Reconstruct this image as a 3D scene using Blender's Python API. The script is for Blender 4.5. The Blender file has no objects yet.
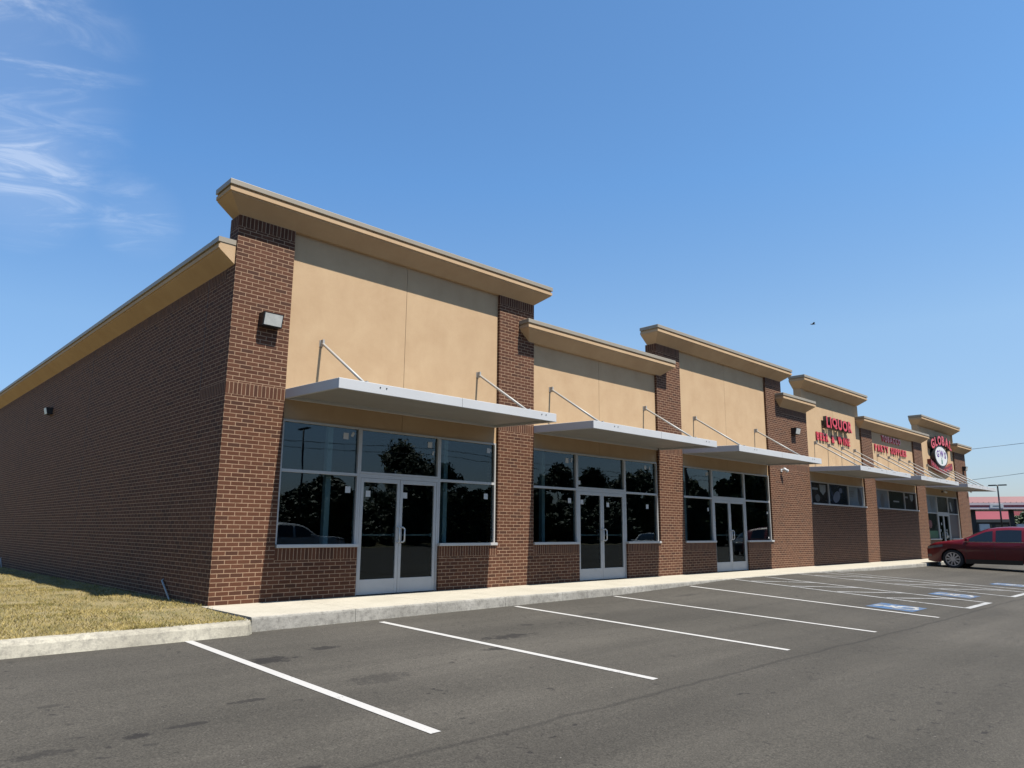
import bpy, bmesh, math, random
from mathutils import Vector, Matrix
R = math.radians
scene = bpy.context.scene
COL = scene.collection
random.seed(7)

# ------------------------------------------------------------------ camera
cam_d = bpy.data.cameras.new("camera"); cam = bpy.data.objects.new("camera", cam_d); COL.objects.link(cam)
YAW, PITCH, ROLL = R(43.872), R(10.5005), R(0.417)
CAM = Vector((-4.473, -11.347, 1.167))
_f = Vector((math.sin(YAW)*math.cos(PITCH), math.cos(YAW)*math.cos(PITCH), math.sin(PITCH)))
_r = Vector((math.cos(YAW), -math.sin(YAW), 0)); _u = _r.cross(_f)
_r2 = _r*math.cos(ROLL) + _u*math.sin(ROLL); _u2 = -_r*math.sin(ROLL) + _u*math.cos(ROLL)
cam.matrix_world = Matrix(((_r2.x, _u2.x, -_f.x, CAM.x), (_r2.y, _u2.y, -_f.y, CAM.y), (_r2.z, _u2.z, -_f.z, CAM.z), (0, 0, 0, 1)))
cam_d.sensor_fit = 'HORIZONTAL'; cam_d.sensor_width = 36.0
cam_d.lens = 718.7*36/1024
cam_d.shift_x = -3.68/1024; cam_d.shift_y = 12.81/1024
cam_d.clip_start = .05; cam_d.clip_end = 3000
scene.camera = cam

# ------------------------------------------------------------------ light
SUN = Vector((.065, -.5, 1.0)).normalized()
sd = bpy.data.lights.new("sun", 'SUN'); sd.energy = 5.0; sd.angle = R(.55); sd.color = (1.0, .945, .855)
sun = bpy.data.objects.new("sun", sd); COL.objects.link(sun)
sun.rotation_euler = (-SUN).to_track_quat('-Z', 'Y').to_euler(); sun.location = (0, -30, 40)

world = bpy.data.worlds.new("World"); scene.world = world; world.use_nodes = True
wn = world.node_tree.nodes; wl = world.node_tree.links; wn.clear()
w_out = wn.new("ShaderNodeOutputWorld"); w_bg = wn.new("ShaderNodeBackground"); w_sky = wn.new("ShaderNodeTexSky")
w_sky.sky_type = 'NISHITA'; w_sky.sun_disc = False
w_sky.sun_elevation = math.asin(SUN.z); w_sky.sun_rotation = math.atan2(SUN.x, SUN.y)
w_sky.altitude = 0; w_sky.air_density = 1.0; w_sky.dust_density = .5; w_sky.ozone_density = 2.2
w_bg.inputs['Strength'].default_value = .073

def nd(nt, t, **kw):
    n = nt.nodes.new(t)
    for k, v in kw.items():
        if k in n.inputs: n.inputs[k].default_value = v
        else: setattr(n, k, v)
    return n
wt = world.node_tree
tc = nd(wt, "ShaderNodeTexCoord")
sep = nd(wt, "ShaderNodeSeparateXYZ"); wl.new(tc.outputs['Generated'], sep.inputs[0])
def wmath(op, a, b=None, c=None):
    m = nd(wt, "ShaderNodeMath", operation=op)
    for i, v in enumerate((a, b, c)):
        if v is None: continue
        if isinstance(v, (int, float)): m.inputs[i].default_value = v
        else: wl.new(v, m.inputs[i])
    return m.outputs[0]
# thin cirrus, high up in the north: a cloud sheet read off the direction of view over the horizon
zz = wmath('MAXIMUM', sep.outputs[2], .06)
cx = wmath('DIVIDE', sep.outputs[0], zz); cy = wmath('DIVIDE', sep.outputs[1], zz)
comb = nd(wt, "ShaderNodeCombineXYZ"); wl.new(cx, comb.inputs[0]); wl.new(cy, comb.inputs[1])
mp0 = nd(wt, "ShaderNodeMapping"); wl.new(comb.outputs[0], mp0.inputs[0]); mp0.inputs['Rotation'].default_value = (0, 0, R(40))
mp = nd(wt, "ShaderNodeMapping"); wl.new(mp0.outputs[0], mp.inputs[0])
mp.inputs['Scale'].default_value = (1.7, 3.4, 1)
nz = nd(wt, "ShaderNodeTexNoise", Scale=1.7, Detail=8.0, Roughness=.62, Distortion=1.0); wl.new(mp.outputs[0], nz.inputs['Vector'])
fine = wmath('SMOOTHSTEP', nz.outputs['Fac'], .0, .0) if False else None
rmp = nd(wt, "ShaderNodeMapRange", interpolation_type='SMOOTHSTEP'); wl.new(nz.outputs['Fac'], rmp.inputs['Value'])
rmp.inputs['From Min'].default_value = .42; rmp.inputs['From Max'].default_value = .90
# where the cirrus patches drift
patch = None
for (d, tight, amp) in [((.05, .865, .49), .9840, 1.0), ((.12, .925, .38), .9965, 1.4), ((.12, .895, .42), .9940, .45), ((.235, .90, .365), .9984, .7), ((.03, .83, .55), .9930, .6), ((-.28, .86, .47), .962, .8)]:
    v = Vector(d).normalized()
    dp = nd(wt, "ShaderNodeVectorMath", operation='DOT_PRODUCT'); wl.new(tc.outputs['Generated'], dp.inputs[0]); dp.inputs[1].default_value = v
    mr = nd(wt, "ShaderNodeMapRange", interpolation_type='SMOOTHSTEP'); wl.new(dp.outputs['Value'], mr.inputs['Value'])
    mr.inputs['From Min'].default_value = tight; mr.inputs['From Max'].default_value = 1.0; mr.inputs['To Max'].default_value = amp
    patch = mr.outputs[0] if patch is None else wmath('ADD', patch, mr.outputs[0])
cl = wmath('MULTIPLY', rmp.outputs[0], patch); cl = wmath('MINIMUM', wmath('ADD', wmath('MULTIPLY', cl, .40), wmath('MULTIPLY', patch, .05)), .34)
cmix = nd(wt, "ShaderNodeMix", data_type='RGBA'); wl.new(cl, cmix.inputs[0])
tint = nd(wt, "ShaderNodeValToRGB"); wl.new(sep.outputs[2], tint.inputs[0])
te = tint.color_ramp.elements; te[0].position = .0; te[0].color = (.53, .575, .76, 1); te[1].position = .45; te[1].color = (.76, 1.13, 1.36, 1)
e_ = te.new(.25); e_.color = (.90, 1.05, 1.13, 1)
skt = nd(wt, "ShaderNodeMix", data_type='RGBA', blend_type='MULTIPLY'); skt.inputs[0].default_value = 1.0
wl.new(w_sky.outputs[0], skt.inputs[6]); wl.new(tint.outputs[0], skt.inputs[7]); 
az = nd(wt, "ShaderNodeValToRGB"); wl.new(wmath('MULTIPLY_ADD', sep.outputs[0], .5, .5), az.inputs[0])
az.color_ramp.elements[0].position = .45; az.color_ramp.elements[0].color = (.90, .95, 1.0, 1); az.color_ramp.elements[1].position = 1.0; az.color_ramp.elements[1].color = (1.22, 1.13, 1.05, 1)
sk2 = nd(wt, "ShaderNodeMix", data_type='RGBA', blend_type='MULTIPLY'); sk2.inputs[0].default_value = 1.0
wl.new(skt.outputs[2], sk2.inputs[6]); wl.new(az.outputs[0], sk2.inputs[7]); wl.new(sk2.outputs[2], cmix.inputs[6]); cmix.inputs[7].default_value = (7.2, 7.6, 8.2, 1)
wl.new(cmix.outputs[2], w_bg.inputs['Color']); wl.new(w_bg.outputs[0], w_out.inputs[0])

vs = scene.view_settings
vs.view_transform = 'Standard'; vs.look = 'None'; vs.exposure = 1.0; vs.gamma = 1.0; vs.use_curve_mapping = False
scene.render.engine = 'CYCLES'
scene.cycles.use_denoising = True
scene.cycles.max_bounces = 8; scene.cycles.diffuse_bounces = 3; scene.cycles.transparent_max_bounces = 12
scene.cycles.sample_clamp_indirect = 6.0; scene.cycles.caustics_reflective = False; scene.cycles.caustics_refractive = False

# ------------------------------------------------------------------ materials
def new_mat(name):
    m = bpy.data.materials.new(name); m.use_nodes = True
    nt = m.node_tree; nt.nodes.clear()
    o = nd(nt, "ShaderNodeOutputMaterial"); b = nd(nt, "ShaderNodeBsdfPrincipled"); nt.links.new(b.outputs[0], o.inputs[0])
    return m, nt, b
def lk(nt, a, b): nt.links.new(a, b)
def ramp(nt, src, stops):
    r = nd(nt, "ShaderNodeValToRGB"); e = r.color_ramp.elements
    while len(e) < len(stops): e.new(.5)
    for el, (p, c) in zip(e, stops):
        el.position = p; el.color = (*c, 1) if len(c) == 3 else c
    lk(nt, src, r.inputs[0]); return r.outputs[0]
def noise(nt, vec, scale, detail=4.0, rough=.55, dist=0.0):
    n = nd(nt, "ShaderNodeTexNoise", Scale=scale, Detail=detail, Roughness=rough, Distortion=dist)
    if vec is not None: lk(nt, vec, n.inputs['Vector'])
    return n.outputs['Fac']
def mixc(nt, fac, a, b, mode='MIX'):
    m = nd(nt, "ShaderNodeMix", data_type='RGBA', blend_type=mode)
    for i, v in ((0, fac), (6, a), (7, b)):
        if isinstance(v, (int, float)): m.inputs[i].default_value = v
        elif isinstance(v, tuple): m.inputs[i].default_value = (*v, 1) if len(v) == 3 else v
        else: lk(nt, v, m.inputs[i])
    return m.outputs[2]
def math_(nt, op, a, b=None, clamp=False):
    m = nd(nt, "ShaderNodeMath", operation=op); m.use_clamp = clamp
    for i, v in enumerate((a, b)):
        if v is None: continue
        if isinstance(v, (int, float)): m.inputs[i].default_value = v
        else: lk(nt, v, m.inputs[i])
    return m.outputs[0]
def bump(nt, b, h, strength=.3, dist=.01):
    bp = nd(nt, "ShaderNodeBump", Strength=strength, Distance=dist); lk(nt, h, bp.inputs['Height']); lk(nt, bp.outputs[0], b.inputs['Normal'])
def pos(nt): return nd(nt, "ShaderNodeNewGeometry").outputs['Position']
def simple(name, col, rough=.5, metal=0.0, var=.0, scale=6.0, bmp=0.0, coat=0.0, spec=.5):
    m, nt, b = new_mat(name)
    b.inputs['Roughness'].default_value = rough; b.inputs['Metallic'].default_value = metal
    b.inputs['Coat Weight'].default_value = coat; b.inputs['Specular IOR Level'].default_value = spec
    b.inputs['Base Color'].default_value = (*col, 1)
    if var or bmp:
        t = nd(nt, "ShaderNodeTexCoord").outputs['Object']
        n = noise(nt, t, scale, 6.0, .65)
        if var:
            c = ramp(nt, n, [(.25, tuple(x*(1-var) for x in col)), (.75, tuple(min(1, x*(1+var)) for x in col))])
            lk(nt, c, b.inputs['Base Color'])
        if bmp: bump(nt, b, noise(nt, t, scale*8, 3.0), bmp, .004)
    return m

def brick_mat(name, soldier_top=None):
    m, nt, b = new_mat(name)
    g = nd(nt, "ShaderNodeNewGeometry")
    sp = nd(nt, "ShaderNodeSeparateXYZ"); lk(nt, g.outputs['Position'], sp.inputs[0])
    sn = nd(nt, "ShaderNodeSeparateXYZ"); lk(nt, g.outputs['True Normal'], sn.inputs[0])
    side = math_(nt, 'GREATER_THAN', math_(nt, 'ABSOLUTE', sn.outputs[0]), .5)
    mx = nd(nt, "ShaderNodeMix", data_type='FLOAT'); lk(nt, side, mx.inputs[0]); lk(nt, sp.outputs[0], mx.inputs[2]); lk(nt, sp.outputs[1], mx.inputs[3])
    u = mx.outputs[0]
    v = sp.outputs[2]
    if soldier_top is not None: v = math_(nt, 'SUBTRACT', v, soldier_top - 2.032)
    else: v = math_(nt, 'ADD', v, 6.77)
    u = math_(nt, 'ADD', u, 20.32)
    cb = nd(nt, "ShaderNodeCombineXYZ"); lk(nt, u, cb.inputs[0]); lk(nt, v, cb.inputs[1])
    br = nd(nt, "ShaderNodeTexBrick"); lk(nt, cb.outputs[0], br.inputs['Vector'])
    br.inputs['Scale'].default_value = 1.0; br.inputs['Mortar Size'].default_value = .0058; br.inputs['Mortar Smooth'].default_value = .15
    br.inputs['Bias'].default_value = 0
    br.inputs['Color1'].default_value = (0, 0, 0, 1); br.inputs['Color2'].default_value = (1, 1, 1, 1); br.inputs['Mortar'].default_value = (.5, .5, .5, 1)
    if soldier_top is None:
        br.offset = .5; br.inputs['Brick Width'].default_value = .2032; br.inputs['Row Height'].default_value = .0677
    else:
        br.offset = 0; br.inputs['Brick Width'].default_value = .0677; br.inputs['Row Height'].default_value = .2032
    bc = ramp(nt, br.outputs['Color'], [(0, (.064, .025, .013)), (.35, (.098, .036, .0165)), (.7, (.116, .045, .022)), (1, (.080, .028, .013))])
    fine_n = noise(nt, cb.outputs[0], 60, 4.0, .7)
    bc = mixc(nt, .5, bc, ramp(nt, fine_n, [(.3, (.35, .35, .35)), (.75, (.75, .75, .75))]), 'OVERLAY')
    big = noise(nt, cb.outputs[0], .55, 4.0, .6)
    bc = mixc(nt, .35, bc, ramp(nt, big, [(.3, (.36, .35, .34)), (.7, (.62, .62, .62))]), 'OVERLAY')
    mo = ramp(nt, noise(nt, cb.outputs[0], 7, 5.0, .6), [(.3, (.29, .185, .113)), (.7, (.46, .305, .196))])
    c = mixc(nt, br.outputs['Fac'], bc, mo)
    lk(nt, c, b.inputs['Base Color'])
    b.inputs['Roughness'].default_value = .82; b.inputs['Specular IOR Level'].default_value = .25
    h = math_(nt, 'SUBTRACT', math_(nt, 'MULTIPLY', fine_n, .25), br.outputs['Fac'])
    bump(nt, b, h, .6, .006)
    return m
M = {}
M['brick'] = brick_mat('brown_brick')
_sold = {}
def soldier(top):
    k = round(top, 3)
    if k not in _sold: _sold[k] = brick_mat('soldier_brick', k)
    return _sold[k]

def stucco_mat():
    m, nt, b = new_mat('tan_stucco')
    p = pos(nt)
    n1 = noise(nt, p, 1.5, 7.0, .68, .3); n2 = noise(nt, p, 120, 3.0, .7)
    c = ramp(nt, n1, [(.3, (.515, .350, .205)), (.7, (.590, .418, .252))])
    c = mixc(nt, .25, c, ramp(nt, n2, [(.3, (.38, .38, .38)), (.7, (.62, .62, .62))]), 'OVERLAY')
    # faint streaks of weather run down from the joints
    sp = nd(nt, "ShaderNodeMapping"); sp.inputs['Scale'].default_value = (5, 5, .35); lk(nt, p, sp.inputs[0])
    c = mixc(nt, .10, c, ramp(nt, noise(nt, sp.outputs[0], 1.0, 4.0, .6), [(.3, (.40, .39, .37)), (.65, (.58, .58, .58))]), 'OVERLAY')
    lk(nt, c, b.inputs['Base Color']); b.inputs['Roughness'].default_value = .9; b.inputs['Specular IOR Level'].default_value = .15
    bump(nt, b, n2, .35, .003)
    return m
M['stucco'] = stucco_mat()

def concrete_mat(name, c0, c1, spots=.0):
    m, nt, b = new_mat(name)
    p = pos(nt)
    n1 = noise(nt, p, 1.3, 7.0, .65); n2 = noise(nt, p, 55, 4.0, .7); n3 = noise(nt, p, 11, 8.0, .78, .1)
    c = ramp(nt, n1, [(.3, c0), (.7, c1)])
    c = mixc(nt, .45, c, ramp(nt, n2, [(.3, (.33, .33, .33)), (.72, (.66, .66, .66))]), 'OVERLAY')
    if spots: c = mixc(nt, ramp(nt, n3, [(.47, (0, 0, 0)), (.64, (spots,)*3)]), c, (.13, .12, .105))
    lk(nt, c, b.inputs['Base Color']); b.inputs['Roughness'].default_value = .88; b.inputs['Specular IOR Level'].default_value = .2
    bump(nt, b, math_(nt, 'ADD', n2, n3), .4, .004)
    return m
M['walk'] = concrete_mat('pale_concrete', (.44, .405, .325), (.54, .50, .41), .15)
M['curb'] = concrete_mat('kerb_concrete', (.31, .285, .225), (.49, .455, .365), .5)
M['curb_old'] = concrete_mat('grey_kerb_concrete', (.26, .245, .21), (.47, .445, .39), .6)

STAINS = [(-.72, -3.6, .34, .17, .9), (.1, -3.3, .22, .12, .8), (-.25, -5.05, .36, .2, .45), (2.5, -4.0, .5, .16, .8), (1.75, -4.55, .2, .1, .8), (3.4, -3.4, .18, .09, .5),
          (-2.6, -5.55, .12, .06, .9), (-2.25, -5.5, .16, .05, .7), (-3.2, -5.6, .2, .08, .55), (-1.6, -5.1, .16, .06, .7), (-2.9, -4.3, .1, .05, .4), (-2.0, -6.9, .18, .07, .7), (5.1, -3.2, .3, .1, .35), (9.0, -2.6, .45, .13, .4)]
def asphalt_mat():
    m, nt, b = new_mat('worn_asphalt')
    p = pos(nt)
    n_big = noise(nt, p, .16, 6.0, .6, .5)
    mp2 = nd(nt, "ShaderNodeMapping"); mp2.inputs['Rotation'].default_value = (0, 0, R(8)); mp2.inputs['Scale'].default_value = (.10, .9, 1); lk(nt, p, mp2.inputs[0])
    n_track = noise(nt, mp2.outputs[0], 1.0, 5.0, .6, .4)
    n_agg = noise(nt, p, 70, 4.0, .8); n_mid = noise(nt, p, 14, 7.0, .7)
    vor = nd(nt, "ShaderNodeTexVoronoi", Scale=75.0); lk(nt, p, vor.inputs['Vector'])
    c = ramp(nt, n_big, [(.3, (.062, .0575, .048)), (.7, (.094, .087, .074))])
    c = mixc(nt, .8, c, ramp(nt, n_track, [(.3, (.34, .335, .335)), (.7, (.62, .61, .605))]), 'OVERLAY')
    c = mixc(nt, .35, c, ramp(nt, n_mid, [(.3, (.38, .38, .38)), (.7, (.62, .62, .62))]), 'OVERLAY')
    c = mixc(nt, .75, c, ramp(nt, n_agg, [(.30, (.12, .12, .12)), (.70, (.88, .87, .85))]), 'OVERLAY')
    c = mixc(nt, .18, c, ramp(nt, noise(nt, p, 28, 4.0, .7), [(.32, (.30, .30, .30)), (.70, (.70, .69, .68))]), 'OVERLAY')
    c = mixc(nt, .35, c, ramp(nt, vor.outputs['Color'], [(.2, (.3, .3, .3)), (.9, (.7, .7, .7))]), 'OVERLAY')
    # oil drips and damp patches that lie where they fell
    sp = nd(nt, "ShaderNodeSeparateXYZ"); lk(nt, p, sp.inputs[0])
    wob = noise(nt, p, 7, 5.0, .7)
    tot = None
    for (x, y, rx, ry, a) in STAINS:
        dx = math_(nt, 'DIVIDE', math_(nt, 'SUBTRACT', sp.outputs[0], x), rx); dy = math_(nt, 'DIVIDE', math_(nt, 'SUBTRACT', sp.outputs[1], y), ry)
        r2 = math_(nt, 'ADD', math_(nt, 'MULTIPLY', dx, dx), math_(nt, 'MULTIPLY', dy, dy))
        d = math_(nt, 'ADD', r2, math_(nt, 'MULTIPLY', math_(nt, 'SUBTRACT', wob, .5), 4.5))
        mr = nd(nt, "ShaderNodeMapRange", interpolation_type='SMOOTHSTEP'); lk(nt, d, mr.inputs['Value'])
        mr.inputs['From Min'].default_value = 1.15; mr.inputs['From Max'].default_value = .3; mr.inputs['To Min'].default_value = 0; mr.inputs['To Max'].default_value = a
        tot = mr.outputs[0] if tot is None else math_(nt, 'MAXIMUM', tot, mr.outputs[0])
    drips = ramp(nt, noise(nt, p, 5.5, 3.0, .5, .3), [(.70, (0, 0, 0)), (.74, (.6, .6, .6))])
    tot = math_(nt, 'MAXIMUM', tot, math_(nt, 'MULTIPLY', drips, .8))
    spl = math_(nt, 'MULTIPLY', ramp(nt, noise(nt, p, 8.0, 4.0, .55, .2), [(.635, (0, 0, 0)), (.665, (1, 1, 1))]), ramp(nt, noise(nt, p, .9, 3.0, .5), [(.55, (0, 0, 0)), (.62, (1, 1, 1))]))
    tot = math_(nt, 'MAXIMUM', tot, math_(nt, 'MULTIPLY', spl, .8))
    c = mixc(nt, math_(nt, 'MULTIPLY', tot, .93), c, (.020, .018, .017))
    # a paving seam along the outer end of the bays, and hairline cracks
    wy = math_(nt, 'ADD', sp.outputs[1], math_(nt, 'MULTIPLY', math_(nt, 'SUBTRACT', noise(nt, p, .8, 5.0, .6), .5), .22))
    seam = nd(nt, "ShaderNodeMapRange", interpolation_type='SMOOTHSTEP'); lk(nt, math_(nt, 'ABSOLUTE', math_(nt, 'ADD', wy, 7.12)), seam.inputs['Value'])
    seam.inputs['From Min'].default_value = .05; seam.inputs['From Max'].default_value = .0; seam.inputs['To Max'].default_value = .45
    vc = nd(nt, "ShaderNodeTexVoronoi", feature='DISTANCE_TO_EDGE', Scale=.42)
    wv = nd(nt, "ShaderNodeVectorMath", operation='ADD'); lk(nt, p, wv.inputs[0])
    nw = nd(nt, "ShaderNodeTexNoise", Scale=1.7, Detail=5.0, Roughness=.65); lk(nt, p, nw.inputs['Vector']); nsc = nd(nt, "ShaderNodeVectorMath", operation='SCALE'); nsc.inputs['Scale'].default_value = .9; lk(nt, nw.outputs['Color'], nsc.inputs[0]); lk(nt, nsc.outputs[0], wv.inputs[1])
    lk(nt, wv.outputs[0], vc.inputs['Vector'])
    ck = ramp(nt, vc.outputs['Distance'], [(0, (1, 1, 1)), (.0035, (0, 0, 0))]); ck = math_(nt, 'MULTIPLY', ck, ramp(nt, noise(nt, p, .35, 3.0, .5), [(.52, (0, 0, 0)), (.60, (.55, .55, .55))]))
    c = mixc(nt, math_(nt, 'MAXIMUM', seam.outputs[0], ck), c, (.022, .020, .018))
    grit = ramp(nt, noise(nt, p, 33, 2.0, .5), [(.74, (0, 0, 0)), (.78, (.5, .5, .5))]); c = mixc(nt, grit, c, (.30, .28, .25))
    lk(nt, c, b.inputs['Base Color']); b.inputs['Roughness'].default_value = .92; b.inputs['Specular IOR Level'].default_value = .2
    bump(nt, b, math_(nt, 'ADD', n_agg, math_(nt, 'MULTIPLY', n_mid, .5)), .55, .006)
    return m
M['asphalt'] = asphalt_mat()

def paint_mat(name, col, wear):
    m, nt, b = new_mat(name)
    p = pos(nt)
    n = noise(nt, p, 40, 5.0, .75); n2 = noise(nt, p, 3.0, 5.0, .6)
    f = math_(nt, 'ADD', n, math_(nt, 'MULTIPLY', math_(nt, 'SUBTRACT', n2, .5), .5))
    c = mixc(nt, ramp(nt, f, [(wear, (0, 0, 0)), (wear+.1, (1, 1, 1))]), col, (.11, .10, .09))
    c = mixc(nt, .3, c, ramp(nt, n2, [(.3, (.40, .40, .40)), (.7, (.58, .58, .58))]), 'OVERLAY')
    lk(nt, c, b.inputs['Base Color']); b.inputs['Roughness'].default_value = .75
    bump(nt, b, n, .3, .003)
    return m
M['line'] = paint_mat('white_line_paint', (.48, .465, .44), .61)
M['line_worn'] = paint_mat('worn_white_paint', (.40, .40, .39), .53)
M['blue'] = paint_mat('blue_marking_paint', (.04, .125, .27), .47)

def glass_mat(name, tint, f0):
    m = bpy.data.materials.new(name); m.use_nodes = True; nt = m.node_tree; nt.nodes.clear()
    o = nd(nt, "ShaderNodeOutputMaterial"); mx = nd(nt, "ShaderNodeMixShader"); t = nd(nt, "ShaderNodeBsdfTransparent"); gl = nd(nt, "ShaderNodeBsdfGlossy")
    t.inputs[0].default_value = (*tint, 1); gl.inputs['Roughness'].default_value = 0.0; gl.inputs['Color'].default_value = (.90, .97, 1.0, 1)
    g = nd(nt, "ShaderNodeNewGeometry")
    dp = nd(nt, "ShaderNodeVectorMath", operation='DOT_PRODUCT'); lk(nt, g.outputs['Normal'], dp.inputs[0]); lk(nt, g.outputs['Incoming'], dp.inputs[1])
    k = math_(nt, 'SUBTRACT', 1.0, math_(nt, 'ABSOLUTE', dp.outputs['Value']))
    fr = math_(nt, 'ADD', math_(nt, 'MULTIPLY', math_(nt, 'POWER', k, 5.0), 1-f0), f0)
    # float glass is never perfectly flat
    nn = noise(nt, g.outputs['Position'], 1.4, 2.0, .5)
    bp = nd(nt, "ShaderNodeBump", Strength=.04, Distance=.02); lk(nt, nn, bp.inputs['Height']); lk(nt, bp.outputs[0], gl.inputs['Normal'])
    lk(nt, fr, mx.inputs[0]); lk(nt, t.outputs[0], mx.inputs[1]); lk(nt, gl.outputs[0], mx.inputs[2]); lk(nt, mx.outputs[0], o.inputs[0])
    return m
M['glass'] = glass_mat('tinted_glass', (.52, .60, .61), .042)
M['car_glass'] = simple('dark_car_glass', (.012, .016, .018), .03, 0, spec=.7)
M['alu'] = simple('clear_anodised_aluminium', (.53, .52, .50), .45, .15, .06, 3.0)
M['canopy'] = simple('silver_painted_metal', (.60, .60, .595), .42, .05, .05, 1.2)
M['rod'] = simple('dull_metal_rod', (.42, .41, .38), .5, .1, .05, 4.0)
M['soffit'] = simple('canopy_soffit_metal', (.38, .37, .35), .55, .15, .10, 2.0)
M['cap'] = simple('tan_metal_flashing', (.35, .30, .225), .45, .05, .07, 1.5)
M['black'] = simple('black_metal', (.012, .012, .013), .45)
M['dark'] = simple('dark_grey', (.05, .05, .05), .7, var=.2)
M['white'] = simple('white_plastic', (.72, .72, .70), .4, var=.05)
M['label'] = simple('paper_label', (.62, .62, .60), .8, var=.06)
M['lens'] = simple('frosted_lens', (.66, .66, .61), .22, var=.15, scale=14)
M['red'] = simple('red_sign_face', (.52, .014, .020), .3, var=.05, coat=.2)
M['dkred'] = simple('dark_red_ribbon', (.17, .010, .015), .4, var=.1)
M['purple'] = simple('purple_sign_face', (.16, .07, .26), .4)
M['green'] = simple('green_bottle', (.02, .14, .07), .3)
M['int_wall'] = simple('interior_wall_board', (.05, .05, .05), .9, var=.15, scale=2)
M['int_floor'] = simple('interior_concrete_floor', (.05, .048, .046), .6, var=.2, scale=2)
M['post'] = simple('interior_steel_post', (1.0, 1.0, .98), .5, var=.05)
M['roof'] = simple('roof_membrane', (.30, .30, .29), .9, var=.1)
M['panel'] = simple('brown_window_film', (.11, .075, .065), .5, var=.1)

def poster_mat(name, stops, scale, seed):
    m, nt, b = new_mat(name)
    t = nd(nt, "ShaderNodeTexCoord").outputs['Object']
    mpn = nd(nt, "ShaderNodeMapping"); mpn.inputs['Location'].default_value = (seed, seed*1.7, 0); lk(nt, t, mpn.inputs[0])
    n = noise(nt, mpn.outputs[0], scale, 5.0, .6, 1.5)
    lk(nt, ramp(nt, n, stops), b.inputs['Base Color']); b.inputs['Roughness'].default_value = .15; b.inputs['Specular IOR Level'].default_value = .25
    return m
M['poster_dark'] = poster_mat('dark_bottle_poster', [(.35, (.008, .006, .006)), (.55, (.03, .02, .02)), (.68, (.09, .08, .07)), (.85, (.28, .28, .27))], 3.0, 1)
M['poster_blue'] = poster_mat('dark_blue_poster', [(.35, (.006, .009, .016)), (.55, (.012, .022, .042)), (.7, (.05, .07, .12)), (.85, (.2, .22, .28))], 3.4, 5)
M['poster_pale'] = poster_mat('pale_grey_poster', [(.3, (.22, .25, .27)), (.7, (.29, .32, .34))], 1.2, 3)
M['poster_green'] = poster_mat('dark_green_poster', [(.35, (.010, .013, .012)), (.6, (.022, .03, .028)), (.8, (.08, .09, .085))], 2.2, 8)

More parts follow.
